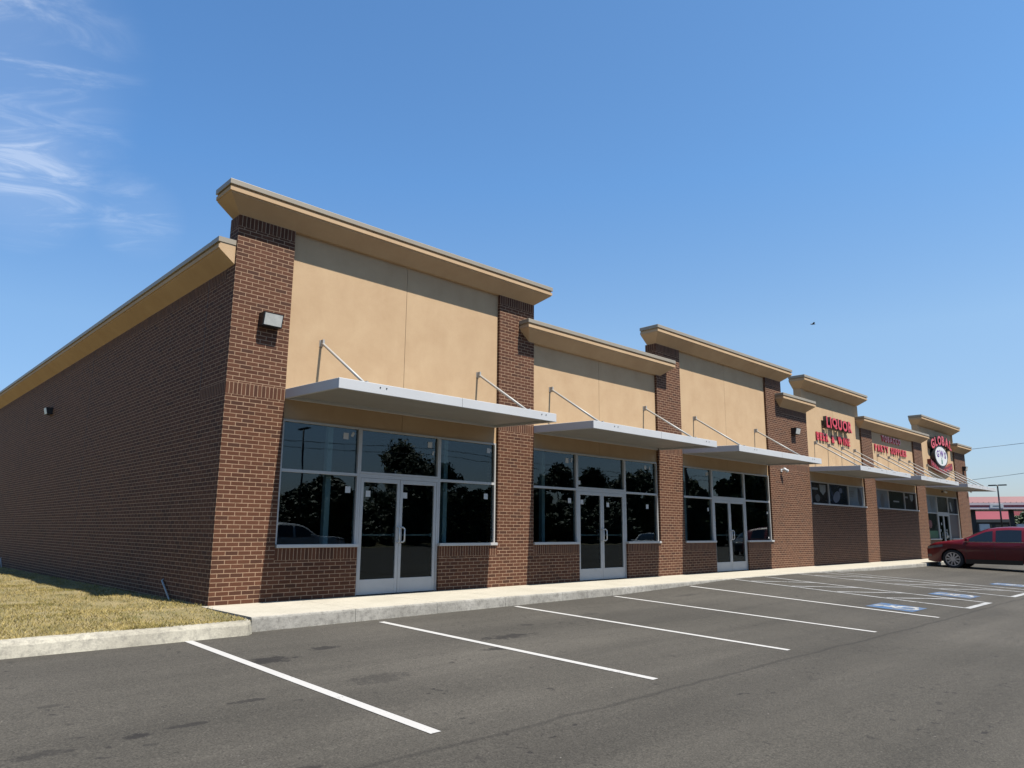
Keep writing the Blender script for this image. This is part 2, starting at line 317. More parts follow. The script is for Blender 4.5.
# ------------------------------------------------------------------ mesh helpers
class MB:
    def __init__(s): s.v = []; s.f = []; s.m = []; s.sm = []
    def quad(s, a, b, c, d, mi=0, sm=False):
        n = len(s.v); s.v += [tuple(a), tuple(b), tuple(c), tuple(d)]; s.f.append((n, n+1, n+2, n+3)); s.m.append(mi); s.sm.append(sm)
    def poly(s, pts, mi=0):
        n = len(s.v); s.v += [tuple(p) for p in pts]; s.f.append(tuple(range(n, n+len(pts)))); s.m.append(mi); s.sm.append(False)
    def box(s, x0, x1, y0, y1, z0, z1, mi=0):
        n = len(s.v)
        s.v += [(x0,y0,z0),(x1,y0,z0),(x1,y1,z0),(x0,y1,z0),(x0,y0,z1),(x1,y0,z1),(x1,y1,z1),(x0,y1,z1)]
        for f in ((0,3,2,1),(4,5,6,7),(0,1,5,4),(1,2,6,5),(2,3,7,6),(3,0,4,7)):
            s.f.append(tuple(n+i for i in f)); s.m.append(mi); s.sm.append(False)
    def tube(s, a, b, r, seg=10, mi=0, r2=None, cap=True):
        a = Vector(a); b = Vector(b); d = (b-a).normalized()
        t = Vector((0, 0, 1)) if abs(d.z) < .9 else Vector((1, 0, 0)); u = d.cross(t).normalized(); w = d.cross(u)
        n = len(s.v); r2 = r if r2 is None else r2
        for c, rr in ((a, r), (b, r2)):
            for i in range(seg):
                an = 2*math.pi*i/seg; s.v.append(tuple(c + (u*math.cos(an) + w*math.sin(an))*rr))
        for i in range(seg):
            j = (i+1) % seg; s.f.append((n+i, n+j, n+seg+j, n+seg+i)); s.m.append(mi); s.sm.append(True)
        if cap:
            s.f.append(tuple(n+i for i in reversed(range(seg)))); s.m.append(mi); s.sm.append(False)
            s.f.append(tuple(n+seg+i for i in range(seg))); s.m.append(mi); s.sm.append(False)
    def path(s, pts, r, seg=8, mi=0):
        for a, b in zip(pts, pts[1:]): s.tube(a, b, r, seg, mi)
    def prism(s, outline, y0, y1, mi=0, mside=None):
        """outline in (x,z), extruded along y from y0 (front) to y1"""
        k = len(outline); n = len(s.v); mside = mi if mside is None else mside
        s.v += [(x, y0, z) for x, z in outline] + [(x, y1, z) for x, z in outline]
        s.f.append(tuple(n+i for i in range(k))); s.m.append(mi); s.sm.append(False)
        s.f.append(tuple(n+k+i for i in reversed(range(k)))); s.m.append(mside); s.sm.append(False)
        for i in range(k):
            j = (i+1) % k; s.f.append((n+i, n+k+i, n+k+j, n+j)); s.m.append(mside); s.sm.append(False)
    def build(s, name, mats, parent=None, bevel=0.0, recalc=True):
        me = bpy.data.meshes.new(name); me.from_pydata(s.v, [], s.f)
        if not isinstance(mats, (list, tuple)): mats = [mats]
        for mm in mats: me.materials.append(mm)
        me.polygons.foreach_set('material_index', s.m); me.polygons.foreach_set('use_smooth', s.sm)
        if recalc:
            bm = bmesh.new(); bm.from_mesh(me); bmesh.ops.recalc_face_normals(bm, faces=bm.faces); bm.to_mesh(me); bm.free()
        me.update()
        o = bpy.data.objects.new(name, me); COL.objects.link(o)
        if parent is not None: o.parent = parent; o.matrix_parent_inverse = parent_inv(parent)
        if bevel:
            bv = o.modifiers.new('edge', 'BEVEL'); bv.width = bevel; bv.segments = 2; bv.limit_method = 'ANGLE'; bv.angle_limit = R(50)
        return o
def world_of(o):
    m = o.matrix_basis.copy(); p = o.parent; mm = m
    if p: mm = world_of(p) @ o.matrix_parent_inverse @ m
    return mm
def parent_inv(p): return world_of(p).inverted()
def tag(o, label=None, cat=None, group=None, kind=None):
    if label: o['label'] = label
    if cat: o['category'] = cat
    if group: o['group'] = group
    if kind: o['kind'] = kind
    return o
def thing(name, label, cat, loc=(0, 0, 0), rz=0, group=None):
    o = bpy.data.objects.new(name, None); o.empty_display_size = .3; COL.objects.link(o)
    o.location = loc; o.rotation_euler = (0, 0, rz)
    return tag(o, label, cat, group)
def local(o, parent):
    """parent with identity inverse: the mesh is given in the thing's own coordinates"""
    o.parent = parent; o.matrix_parent_inverse = Matrix.Identity(4); return o
def copy_tree(o, parent=None):
    c = o.copy(); COL.objects.link(c)
    if parent is not None: c.parent = parent
    for ch in [x for x in bpy.data.objects if x.parent == o]: copy_tree(ch, c)
    return c

# ------------------------------------------------------------------ ground
def lerp_tab(t, x):
    if x <= t[0][0]: return t[0][1]
    for (a, b), (c, d) in zip(t, t[1:]):
        if x <= c: return b + (d-b)*(x-a)/(c-a)
    return t[-1][1]
E_TAB = [(-60, -.20), (0, -.19), (4.2, -.172), (7.8, -.15), (9.7, -.10), (11, -.06), (12.3, -.014), (13, -.008), (16, -.008), (18.7, -.05), (22, -.10), (26, -.12), (160, -.14)]
F_TAB = [(-60, -.32), (10, -.33), (14, -.305), (20, -.285), (30, -.30), (160, -.34)]
def gz(x, y):
    e = lerp_tab(E_TAB, x); f = lerp_tab(F_TAB, x)
    if y >= -1.7: return e
    if y >= -6.9: return e + (f-e)*(-1.7-y)/5.2
    return f - .02*min(-6.9-y, 8)
def sheet(name, xs, ys, zf, mat, kind='structure'):
    mb = MB(); nx = len(xs)
    me = bpy.data.meshes.new(name)
    v = [(x, y, zf(x, y)) for y in ys for x in xs]
    f = [(j*nx+i, j*nx+i+1, (j+1)*nx+i+1, (j+1)*nx+i) for j in range(len(ys)-1) for i in range(nx-1)]
    me.from_pydata(v, [], f); me.materials.append(mat)
    for p in me.polygons: p.use_smooth = True
    o = bpy.data.objects.new(name, me); COL.objects.link(o); o['kind'] = kind
    return o
def frange(a, b, st):
    n = max(1, int(round((b-a)/st))); return [a + (b-a)*i/n for i in range(n+1)]
xs = frange(-60, -10, 5)[:-1] + frange(-10, 30, .5)[:-1] + frange(30, 160, 5)
ys = frange(-45, -15, 5)[:-1] + frange(-15, -6.9, .9)[:-1] + frange(-6.9, -1.7, .65)
lot = sheet('parking_lot', xs, ys, gz, M['asphalt'])
sheet('side_road', frange(43.0, 160, 3), [-1.7, 0, 20, 70], lambda x, y: gz(x, -1.7), M['asphalt'])

def ground_mat():
    m, nt, b = new_mat('dry_field')
    p = pos(nt)
    c = ramp(nt, noise(nt, p, .12, 6.0, .6), [(.3, (.11, .105, .04)), (.7, (.20, .165, .075))])
    lk(nt, c, b.inputs['Base Color']); b.inputs['Roughness'].default_value = .95
    return m
sheet('terrain', frange(-1500, 1500, 250), frange(-1500, 1500, 250), lambda x, y: -.62, ground_mat())

def lawn_mat():
    m, nt, b = new_mat('dry_lawn_soil')
    p = pos(nt)
    n = noise(nt, p, 2.2, 7.0, .65, .5); n2 = noise(nt, p, 45, 4.0, .7)
    c = ramp(nt, n, [(.3, (.14, .125, .045)), (.5, (.25, .20, .085)), (.72, (.34, .265, .13))])
    c = mixc(nt, .6, c, ramp(nt, n2, [(.3, (.25, .25, .25)), (.75, (.75, .75, .75))]), 'OVERLAY')
    lk(nt, c, b.inputs['Base Color']); b.inputs['Roughness'].default_value = .95
    bump(nt, b, n2, .8, .02)
    return m
M['lawn'] = lawn_mat()
def lz(x, y):
    bumps = .018*math.sin(x*2.3+y*.9) + .012*math.sin(y*2.9-x*1.3)
    ease = min(1, max(0, (y+1.9)/.5)) * min(1, max(0, -x/.5))
    return -.034 + .03*min(1, max(0, (y+1.8)/1.6)) - .0055*max(0, y) + (bumps - .012)*ease
def lawn_edge(y): return 0.0 if y > 0 else -.015 + y*.055
lx = frange(-40, -6, 2)[:-1] + frange(-6, 0, .3)
mb_v = []; ly = frange(-1.80, 0, .23)[:-1] + frange(0, 26, .5)[:-1] + frange(26, 60, 4)
nx = len(lx)
for y in ly:
    for i, x in enumerate(lx):
        xx = lawn_edge(y) if i == nx-1 else min(x, lawn_edge(y)-.02*(nx-1-i))
        mb_v.append((xx, y, lz(xx, y)))
me = bpy.data.meshes.new('lawn'); me.from_pydata(mb_v, [], [(j*nx+i, j*nx+i+1, (j+1)*nx+i+1, (j+1)*nx+i) for j in range(len(ly)-1) for i in range(nx-1)])
me.materials.append(M['lawn'])
for p in me.polygons: p.use_smooth = True
o = bpy.data.objects.new('lawn', me); COL.objects.link(o); o['kind'] = 'structure'

def blade_mat():
    m, nt, b = new_mat('grass_blades')
    g = nd(nt, "ShaderNodeNewGeometry")
    n = noise(nt, g.outputs['Position'], 1.5, 6.0, .68, .6)
    f = math_(nt, 'ADD', math_(nt, 'MULTIPLY', g.outputs['Random Per Island'], .36), math_(nt, 'SUBTRACT', math_(nt, 'MULTIPLY', n, 1.3), .25))
    c = ramp(nt, f, [(.28, (.085, .095, .018)), (.44, (.185, .155, .035)), (.60, (.33, .25, .08)), (.86, (.50, .385, .15))])
    lk(nt, c, b.inputs['Base Color']); b.inputs['Roughness'].default_value = .7; b.inputs['Specular IOR Level'].default_value = .2
    return m
v = []; f = []
def blade(x, y, h):
    a = random.uniform(0, 6.283); w = random.uniform(.003, .006); le = random.uniform(.2, 1.6)*h; z = lz(x, y) - .004
    ca, sa = math.cos(a), math.sin(a); n = len(v); b2 = random.uniform(0, 6.283)
    v.extend([(x-ca*w, y-sa*w, z), (x+ca*w, y+sa*w, z), (x+math.cos(b2)*le, y+math.sin(b2)*le, z+h)]); f.append((n, n+1, n+2))
cnt = 0
while cnt < 70000:
    y = -1.80 + 21*random.random()**1.7; x = -random.random()*4.2
    if x > lawn_edge(y) - .01: continue
    bare = math.sin(x*3.1+1.3)*math.sin(y*2.7) > .75 or (x > -1.2 and y < .2 and random.random() < .6) or (y < -1.5 and math.sin(x*4.3)+math.sin(x*1.7+1) > .2)
    if bare and random.random() < .8: continue
    blade(x, y, random.uniform(.015, .045)*(1.2 if abs(x) < .12 and y > 0 else 1)); cnt += 1
for _ in range(26000):
    blade(-4.2 - 10*random.random()**1.3, -1.84 + 22*random.random(), random.uniform(.025, .06))
me = bpy.data.meshes.new('grass'); me.from_pydata(v, [], f); me.materials.append(blade_mat())
o = bpy.data.objects.new('grass', me); COL.objects.link(o)
tag(o, 'short dry yellow green grass along the brick side wall', 'grass', kind='stuff')

# pavement in front of the shops: slabs with open joints, kerb face dropping to the asphalt
mb = MB(); joints = [-.10] + [x for x in frange(1.5, 43.0, 1.53)] ; jw = .006
for a, b in zip(joints, joints[1:]):
    za, zb = lerp_tab(E_TAB, a) - .12, lerp_tab(E_TAB, b) - .12
    def edge(x): return -1.76 + min(.12, max(0, x)*.012)
    x0, x1 = a+jw/2, b-jw/2; e0, e1 = edge(a), edge(b)
    pts = [(x0, .0, 0), (x0, e0+.03, 0), (x0, e0+.006, -.008), (x0, e0, -.03), (x0, e0-.012, za)]
    pts2 = [(x1, .0, 0), (x1, e1+.03, 0), (x1, e1+.006, -.008), (x1, e1, -.03), (x1, e1-.012, zb)]
    for i in range(4): mb.quad(pts[i], pts[i+1], pts2[i+1], pts2[i], 0 if i < 1 else 1, True if i else False)
    mb.poly([pts[0], pts[1], pts[2], pts[3], pts[4], (x0, 0, za)], 1); mb.poly([pts2[0], pts2[1], pts2[2], pts2[3], pts2[4], (x1, 0, zb)], 1)
mb.box(-.10, 43.0, -1.60, .05, -.5, -.02, 1)
o = mb.build('sidewalk', [M['walk'], M['curb_old']]); o['kind'] = 'structure'
# kerb along the lawn: sloped face, slight wobble
mb = MB(); cx = frange(-40, -.22, .8)
prof = [(-2.00, -.34), (-1.975, -.20), (-1.935, -.075), (-1.91, -.045), (-1.87, -.032), (-1.76, -.026), (-1.755, -.2)]
def wob(x, k): return .006*math.sin(x*1.7+k)
rings = [[(x, y+wob(x, i), z+wob(x*1.3, i+2)*.6) for i, (y, z) in enumerate(prof)] for x in cx]
end = [(-.135, y+.10, z+.005) for (y, z) in prof]; rings.append(end)
for a, b in zip(rings, rings[1:]):
    for i in range(len(prof)-1): mb.quad(a[i], b[i], b[i+1], a[i+1], 0, True)
mb.poly(list(reversed(end)), 0)
o = mb.build('kerb', M['curb']); o['kind'] = 'structure'

# painted bay markings (children of the lot they are painted on)
def paint_quad(mb, pts, lift=.005, n=1, mi=0):
    a, b, c, d = [Vector((p[0], p[1], 0)) for p in pts]
    for k in range(n):
        t0, t1 = k/n, (k+1)/n
        q = [a.lerp(d, t0), b.lerp(c, t0), b.lerp(c, t1), a.lerp(d, t1)]
        mb.quad(*[(p.x, p.y, gz(p.x, p.y)+lift) for p in q], mi)
def stripe(mb, x0, y0, x1, y1, w=.1, n=16, lift=.005):
    d = Vector((x1-x0, y1-y0, 0)).normalized(); s = Vector((-d.y, d.x, 0))*w/2
    paint_quad(mb, [(x0+s.x, y0+s.y), (x0-s.x, y0-s.y), (x1-s.x, y1-s.y), (x1+s.x, y1+s.y)], lift, n)
def line_obj(name, mat, build, label):
    mb = MB(); build(mb); o = mb.build(name, mat, lot, recalc=False); o['label'] = label; return o
for i, (x, xe, ye) in enumerate([(-.98, -.92, -6.82), (1.80, 1.94, -6.77), (4.74, 4.77, -6.83), (7.56, 7.45, -6.93), (10.36, 10.34, -6.97)]):
    line_obj('parking_line', M['line'], lambda mb: stripe(mb, x, -1.98 if i < 2 else -1.80, xe, ye), 'long white painted line between parking bays')
line_obj('parking_line', M['line_worn'], lambda mb: stripe(mb, 18.62, -1.78, 18.62, -6.95), 'worn white line beside the far accessible bay')
def aisle(x0, x1):
    def bld(mb):
        stripe(mb, x0, -1.78, x0, -6.95); stripe(mb, x1, -1.78, x1, -6.95)
        paint_quad(mb, [(x0+.05, -6.83), (x0+.05, -6.95), (x1-.05, -6.95), (x1-.05, -6.83)], .005, 1)
        y = -2.2
        while y > -5.7:
            stripe(mb, x0+.06, y, x1-.06, y-.95*(x1-x0)/1.6, .09, 4, .008); y -= 1.05
    return bld
line_obj('access_aisle_marking', M['line_worn'], aisle(12.42, 13.98), 'white hatched aisle nearest the glass doors')
line_obj('access_aisle_marking', M['line_worn'], aisle(16.05, 17.75), 'white hatched aisle farther along the shops')
def wheelchair(cx, cy, label):
    mb = MB(); s = .43
    paint_quad(mb, [(cx-s, cy+s), (cx+s, cy+s), (cx+s, cy-s), (cx-s, cy-s)], .006, 3)
    o = mb.build('accessible_parking_symbol', M['blue'], lot, recalc=False); o['label'] = label
    w = MB(); L = .010
    P = lambda u, vv: (cx + u*s*1.0, cy + vv*s*1.0)
    def st(a, b, ww=.12):
        (x0, y0), (x1, y1) = P(*a), P(*b); stripe(w, x0, y0, x1, y1, ww, 2, L)
    # head, back, seat, leg, arm and wheel
    hx, hy = P(-.18, .72); k = 12
    w.poly([(hx+.1*math.cos(6.283*i/k), hy+.1*math.sin(6.283*i/k), gz(hx, hy)+L) for i in range(k)])
    st((-.15, .52), (-.06, -.12)); st((-.06, -.08), (.42, -.08), .11); st((.40, -.06), (.62, -.68), .11); st((.55, -.66), (.8, -.58), .09); st((-.12, .22), (.35, .22), .09)
    for i in range(20):
        a0 = R(110 + 250*i/20); a1 = R(110 + 250*(i+1)/20); r0, r1 = .40, .56; ox, oy = .02, -.36
        pp = [P(ox+r*math.cos(a), oy+r*math.sin(a)) for (r, a) in ((r0, a0), (r1, a0), (r1, a1), (r0, a1))]
        w.quad(*[(p[0], p[1], gz(*p)+L) for p in pp])
    w.build('wheelchair_figure', M['line_worn'], o, recalc=False)
wheelchair(11.1, -6.0, 'blue accessible symbol left of the hatched aisles')
wheelchair(14.85, -6.0, 'blue accessible symbol between the two hatched aisles')
wheelchair(19.9, -6.05, 'blue accessible symbol beyond the second hatched aisle')

# ------------------------------------------------------------------ the shop building
B = thing('retail_building', 'long brown brick and tan stucco strip mall with metal canopies', 'building')
Z_T, Z_L = 6.765, 5.86        # tall and low cornice tops
PIERS = [(0, 1.012), (5.93, 7.01), (11.84, 13.0), (18.15, 21.16), (26.25, 27.40), (32.55, 33.75), (38.90, 40.85)]
BAYS = [(1.012, 5.93), (7.01, 11.84), (13.0, 18.15), (21.16, 26.25), (27.40, 32.55), (33.75, 38.90)]
DEP = 24.0
# piers: brick with soldier bands
def pier(x0, x1, bands, ztop, name='brick_pier'):
    mb = MB(); mats = [M['brick']]; z = -.45
    for t in bands:
        mb.box(x0, x1, 0, .35, z, t-.2032, 0); mats.append(soldier(t)); mb.box(x0, x1, 0, .35, t-.2032, t, len(mats)-1); z = t
    if ztop > z + .001: mb.box(x0, x1, 0, .35, z, ztop, 0)
    return mb.build(name, mats, B)
pier(0, 1.012, [3.49, 6.335], 6.335)
pier(5.93, 7.01, [3.49, 6.335], 6.335)
pier(11.84, 13.0, [3.49, 6.335], 6.335)
pier(18.15, 19.28, [3.49, 6.335], 6.335); 
pier(19.28, 21.16, [3.49, 5.43], 5.43)
pier(26.25, 27.40, [3.49, 5.43], 5.43); pier(32.55, 33.75, [3.49, 5.43], 5.43); pier(38.90, 40.85, [3.49, 5.43], 5.43)
# walls under the windows
DOORS = {0: (2.56, 4.39), 1: (8.55, 10.40), 2: (14.60, 16.50), 5: (35.45, 37.22)}
def base_wall(x0, x1, top):
    mb = MB(); mb.box(x0, x1, 0, .3, -.45, top-.2032, 0); mb.box(x0, x1, 0, .3, top-.2032, top, 1)
    mb.build('base_wall', [M['brick'], soldier(top)], B)
SILL = .85
for i, (x0, x1) in enumerate(BAYS):
    if i in DOORS:
        base_wall(x0, DOORS[i][0], SILL); base_wall(DOORS[i][1], x1, SILL)
    else:
        mb = MB(); mb.box(x0, x1, 0, .3, -.45, 2.15, 0); mb.build('base_wall', M['brick'], B)
# the long side wall, the rear and the far end
mb = MB(); T5 = 5.463
mb.box(0, .3, .35, DEP, -.5, 3.2868, 0); mb.box(0, .3, .35, 1.1, 3.2868, 3.49, 1); mb.box(0, .3, 1.1, DEP, 3.2868, 3.49, 0)
mb.box(0, .3, .35, DEP, 3.49, T5-.2032, 0); mb.box(0, .3, .35, DEP, T5-.2032, T5, 2)
mb.build('side_wall', [M['brick'], soldier(3.49), soldier(T5)], B)
mb = MB(); mb.box(.3, 40.55, DEP-.3, DEP, -.5, T5, 0); mb.build('rear_wall', M['brick'], B)
mb = MB(); mb.box(40.55, 40.85, .35, DEP, -.5, T5, 0); mb.build('end_wall', M['brick'], B)
for y in (1.10, 8.3, 15.6):
    mb = MB(); mb.box(-.0025, .05, y-.006, y+.006, 3.49 if y < 2 else -.3, T5, 0); mb.build('control_joint', M['dark'], B)
mb = MB(); mb.box(.3, 40.55, .36, DEP-.3, 5.05, 5.2, 0); mb.build('roof', M['roof'], B)

# stucco infill, two panels a bay with an open joint between
STOP = [6.335, 5.43, 6.335, 6.335, 5.43, 6.335]; YR = .07
for i, (x0, x1) in enumerate(BAYS):
    ns = [2, 2, 2, 2, 2, 2][i]
    for k in range(ns):
        a = x0 + (x1-x0)*k/ns; b = x0 + (x1-x0)*(k+1)/ns
        mb = MB(); mb.box(a + (.004 if k else 0), b - (.004 if k < ns-1 else 0), YR, .27, 3.0, STOP[i]+.01, 0)
        mb.build('stucco_panel', M['stucco'], B)
    mb = MB(); mb.box(x0, x1, YR+.03, .26, 3.01, STOP[i], 0)
# parapets behind the tall sections
TALL = [(0, 7.01), (11.84, 19.28), (20.86, 26.12), (33.45, 39.02)]
LOW = [(6.84, 12.03), (19.12, 21.05), (26.2, 33.68), (38.86, 40.85)]
for j, (x0, x1) in enumerate(TALL[2:]):
    for a, b in ((x0, BAYS[3 if j == 0 else 5][0]),):
        mb = MB(); mb.box(a, b, .02, .28, 5.431, 6.335, 0); mb.build('stucco_return', M['stucco'], B)
x0, x1 = 38.90, 39.02; mb = MB(); mb.box(x0, x1, .02, .28, 5.431, 6.335, 0); mb.build('stucco_return', M['stucco'], B)
# thicken the parapets where piers stop at .35: back wall strips
def cornice(x0, x1, ztop, yb, left=True, right=True):
    zb = ztop - .43
    prof = [(0, zb), (.275, zb+.215), (.280, zb+.232), (.302, zb+.238), (.302, zb+.300), (.280, zb+.306), (.280, zb+.338)]
    def ring(o, z): return [(x0-(o if left else 0), yb, z), (x0-(o if left else 0), -o, z), (x1+(o if right else 0), -o, z), (x1+(o if right else 0), yb, z)]
    mb = MB(); rs = [ring(o, z) for o, z in prof]
    for a, b in zip(rs, rs[1:]):
        for i in range(4):
            j = (i+1) % 4; mb.quad(a[i], a[j], b[j], b[i])
    mb.poly(list(reversed(rs[0]))); mb.poly(rs[-1])
    c = mb.build('cornice', M['stucco'], B)
    mb = MB(); o1 = .315; l = o1 if left else 0; r = o1 if right else 0
    mb.box(x0-l, x1+r, -o1, yb+.01, zb+.339, ztop, 0)
    mb.build('cap_flashing', M['cap'], c, bevel=.008)
for (x0, x1) in TALL: cornice(x0, x1, Z_T, .29)
for (x0, x1) in LOW: cornice(x0, x1, Z_L, .36)
# side cornice: runs along the side wall, flat end just behind the front pier
def side_cornice(xw, sgn, y0, y1, name):
    zb = T5; ztop = 5.875
    prof = [(0, zb), (.257, zb+.20), (.262, zb+.215), (.284, zb+.221), (.284, zb+.283), (.262, zb+.289), (.262, zb+.325), (-.3, zb+.325), (-.3, zb)]
    mb = MB(); a = [(xw+sgn*o, y0, z) for o, z in prof]; b = [(xw+sgn*o, y1, z) for o, z in prof]; k = len(prof)
    for i in range(k):
        j = (i+1) % k; mb.quad(a[i], a[j], b[j], b[i])
    mb.poly(a); mb.poly(list(reversed(b)))
    c = mb.build('cornice', M['stucco'], B)
    mb = MB(); xa, xb = sorted((xw+sgn*.295, xw-sgn*.31)); mb.box(xa, xb, y0-.01, y1+.02, zb+.327, ztop, 0)
    mb.build('cap_flashing', M['cap'], c, bevel=.008)
mb = MB()
side_cornice(0, -1, .352, DEP, 'l'); 
# the stub of side cornice that reaches forward to the pier face
def stub():
    zb = T5
    prof = [(-.002, zb), (-.257, zb+.20), (-.262, zb+.215), (-.284, zb+.221), (-.284, zb+.283), (-.262, zb+.289), (-.262, zb+.325), (-.002, zb+.325)]
    mb = MB(); a = [(x, .045, z) for x, z in prof]; b = [(x, .351, z) for x, z in prof]; k = len(prof)
    for i in range(k):
        j = (i+1) % k; mb.quad(a[i], a[j], b[j], b[i])
    mb.poly(a)
    c = mb.build('cornice', M['stucco'], B)
    mb = MB(); mb.box(-.295, -.002, .035, .341, zb+.327, 5.875, 0); mb.build('cap_flashing', M['cap'], c)
stub()
side_cornice(40.85, 1, .37, DEP, 'r')

# interior, seen dimly through the glass
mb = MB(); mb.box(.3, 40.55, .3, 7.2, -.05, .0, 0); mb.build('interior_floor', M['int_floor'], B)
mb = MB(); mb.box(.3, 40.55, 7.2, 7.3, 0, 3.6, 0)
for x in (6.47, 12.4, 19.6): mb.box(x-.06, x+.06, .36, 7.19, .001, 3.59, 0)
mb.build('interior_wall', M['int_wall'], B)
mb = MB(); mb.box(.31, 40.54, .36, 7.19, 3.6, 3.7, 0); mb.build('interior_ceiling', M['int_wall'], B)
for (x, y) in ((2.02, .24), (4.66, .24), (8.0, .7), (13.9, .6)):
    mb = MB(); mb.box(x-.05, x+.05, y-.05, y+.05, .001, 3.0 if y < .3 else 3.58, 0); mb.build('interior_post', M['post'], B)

# ---- windows and doors
FY0, FY1 = .055, .155
def pane(x0, x1, z0, z1, parent, mat='glass', name='pane'):
    mb = MB(); y = .105; mb.quad((x0, y, z0), (x1, y, z0), (x1, y, z1), (x0, y, z1)); mb.quad((x0, y+.006, z0), (x0, y+.006, z1), (x1, y+.006, z1), (x1, y+.006, z0))
    return mb.build(name, M[mat], parent, recalc=False)
def sticker(x, z, parent, w=.105, h=.115, tilt=0):
    mb = MB(); a = R(tilt); pts = []
    for (u, vv) in ((-w/2, -h/2), (w/2, -h/2), (w/2, h/2), (-w/2, h/2)): pts.append((x+u*math.cos(a)-vv*math.sin(a), z+u*math.sin(a)+vv*math.cos(a)))
    mb.prism(pts, .1005, .1035, 0); mb.build('sticker', M['label'], parent)
def window(x0, x1, z0, z1, bars=(), mulls=(), sill=True, stickers=(), fill=None, fw=.038):
    mb = MB()
    mb.box(x0, x0+fw, FY0, FY1, z0, z1); mb.box(x1-fw, x1, FY0, FY1, z0, z1)
    mb.box(x0+fw, x1-fw, FY0, FY1, z1-fw, z1); mb.box(x0+fw, x1-fw, FY0, FY1, z0, z0+fw)
    for zb in bars: mb.box(x0+fw, x1-fw, FY0+.002, FY1-.002, zb-.026, zb+.026)
    for xm in mulls: mb.box(xm-.028, xm+.028, FY0+.003, FY1-.003, z0+fw, z1-fw)
    w = mb.build('window', M['alu'], B, bevel=.003)
    xsp = [x0+fw] + [m for m in mulls] + [x1-fw]; zsp = [z0+fw] + list(bars) + [z1-fw]; k = 0
    for a, b in zip(xsp, xsp[1:]):
        for c, d in zip(zsp, zsp[1:]):
            mt = 'glass' if not fill else fill[k % len(fill)]; k += 1
            if mt == 'glass': pane(a, b, c, d, w)
            else:
                q = MB(); q.box(a+.03 if a != x0+fw else a, b-.03 if b != x1-fw else b, .098, .112, c+.028 if c != z0+fw else c, d-.028 if d != z1-fw else d); q.build('poster' if mt != 'panel' else 'film_panel', M[mt], w)
    for s in stickers: sticker(*s[:2], w, *s[2:])
    if sill:
        mb = MB(); mb.box(x0-.0, x1+.0, -.035, FY0-.002, z0+.001, z0+.055); mb.build('sill', M['alu'], w, bevel=.004)
    return w
def door_leaf(x0, x1, hinge_left, stickers=()):
    mb = MB(); y0, y1 = .06, .105; zt = 2.085; st = .062
    mb.box(x0, x0+st, y0, y1, .012, zt); mb.box(x1-st, x1, y0, y1, .012, zt); mb.box(x0+st, x1-st, y0, y1, zt-.075, zt); mb.box(x0+st, x1-st, y0, y1, .012, .275)
    d = mb.build('door', M['alu'], B, bevel=.003)
    q = MB(); a, b = x0+st, x1-st; yy = .085
    q.quad((a, yy, .275), (b, yy, .275), (b, yy, zt-.075), (a, yy, zt-.075)); q.quad((a, yy+.006, .275), (a, yy+.006, zt-.075), (b, yy+.006, zt-.075), (b, yy+.006, .275))
    q.build('pane', M['glass'], d, recalc=False)
    # pull handle outside near the meeting stile, push bar inside
    hx = x1-.03 if hinge_left else x0+.03; off = -.0
    q = MB(); pts = [(hx, .058, .93), (hx, .0, .93), (hx, -.012, .96), (hx, -.012, 1.17), (hx, .0, 1.2), (hx, .058, 1.2)]
    if not hinge_left: pts = [(hx, .058, .93), (hx+.02, .0, .93), (hx+.05, -.012, .96), (hx+.05, -.012, 1.17), (hx+.02, .0, 1.2), (hx, .058, 1.2)]
    q.path(pts, .013, 8); q.build('handle', M['white'], d)
    q = MB(); q.box(a, b, .15, .175, 1.045, 1.075); q.box(a, a+.04, .106, .15, 1.03, 1.09); q.box(b-.04, b, .106, .15, 1.03, 1.09); q.build('push_bar', M['alu'], d)
    for s in stickers:
        s_ = MB(); s_.box(s[0]-.05, s[0]+.05, .078, .0815, s[1]-.055, s[1]+.055); s_.build('sticker', M['label'], d)
TR = 2.13
STK = {0: ([(2.37, 1.86), (2.28, 2.82), (2.42, 2.86, .05, .09, -25)], [(4.18, 2.82), (4.26, 2.66, .04, .08, -15)], [(5.68, 1.86), (5.74, 2.83, .09, .1), (5.80, 2.84, .04, .05)], [(2.78, 1.80)], [(3.60, 1.80)]),
       1: ([(8.32, 1.86), (8.24, 2.80), (8.40, 2.82, .04, .1, -15)], [(8.67, 2.3, .09, .1)], [(11.4, 1.80), (11.36, 2.83, .1, .1), (11.55, 2.82, .04, .08)], [(8.74, 1.84)], [(9.72, 1.80)]),
       2: ([(14.38, 2.83, .05, .1), (14.46, 2.85, .05, .09), (14.4, 1.8, .06, .1)], [], [(18.0, 1.78, .06, .08), (18.02, .98, .05, .05)], [], [])}
for i in (0, 1, 2):
    x0, x1 = BAYS[i]; d0, d1 = DOORS[i]; s = STK[i]
    window(x0+.015, d0, SILL, 3.0-.002, bars=(TR,), stickers=s[0])
    window(d0, d1, TR+.03, 3.0-.002, sill=False, stickers=s[1])
    window(d1, x1-.015, SILL, 3.0-.002, bars=(TR,), stickers=s[2])
    mb = MB(); mb.box(d0, d0+.045, FY0, FY1, .005, SILL-.002); mb.box(d1-.045, d1, FY0, FY1, .005, SILL-.002)
    mb.box(d0+.003, d0+.045, FY0+.002, FY1, SILL, TR+.028); mb.box(d1-.045, d1-.003, FY0+.002, FY1, SILL, TR+.028); mb.box(d0+.045, d1-.045, FY0+.002, FY1, 2.088, TR+.028)
    mb.build('door_frame', M['alu'], B)
    m_ = (d0+d1)/2
    door_leaf(d0+.05, m_-.003, True, s[3]); door_leaf(m_+.003, d1-.05, False, s[4])
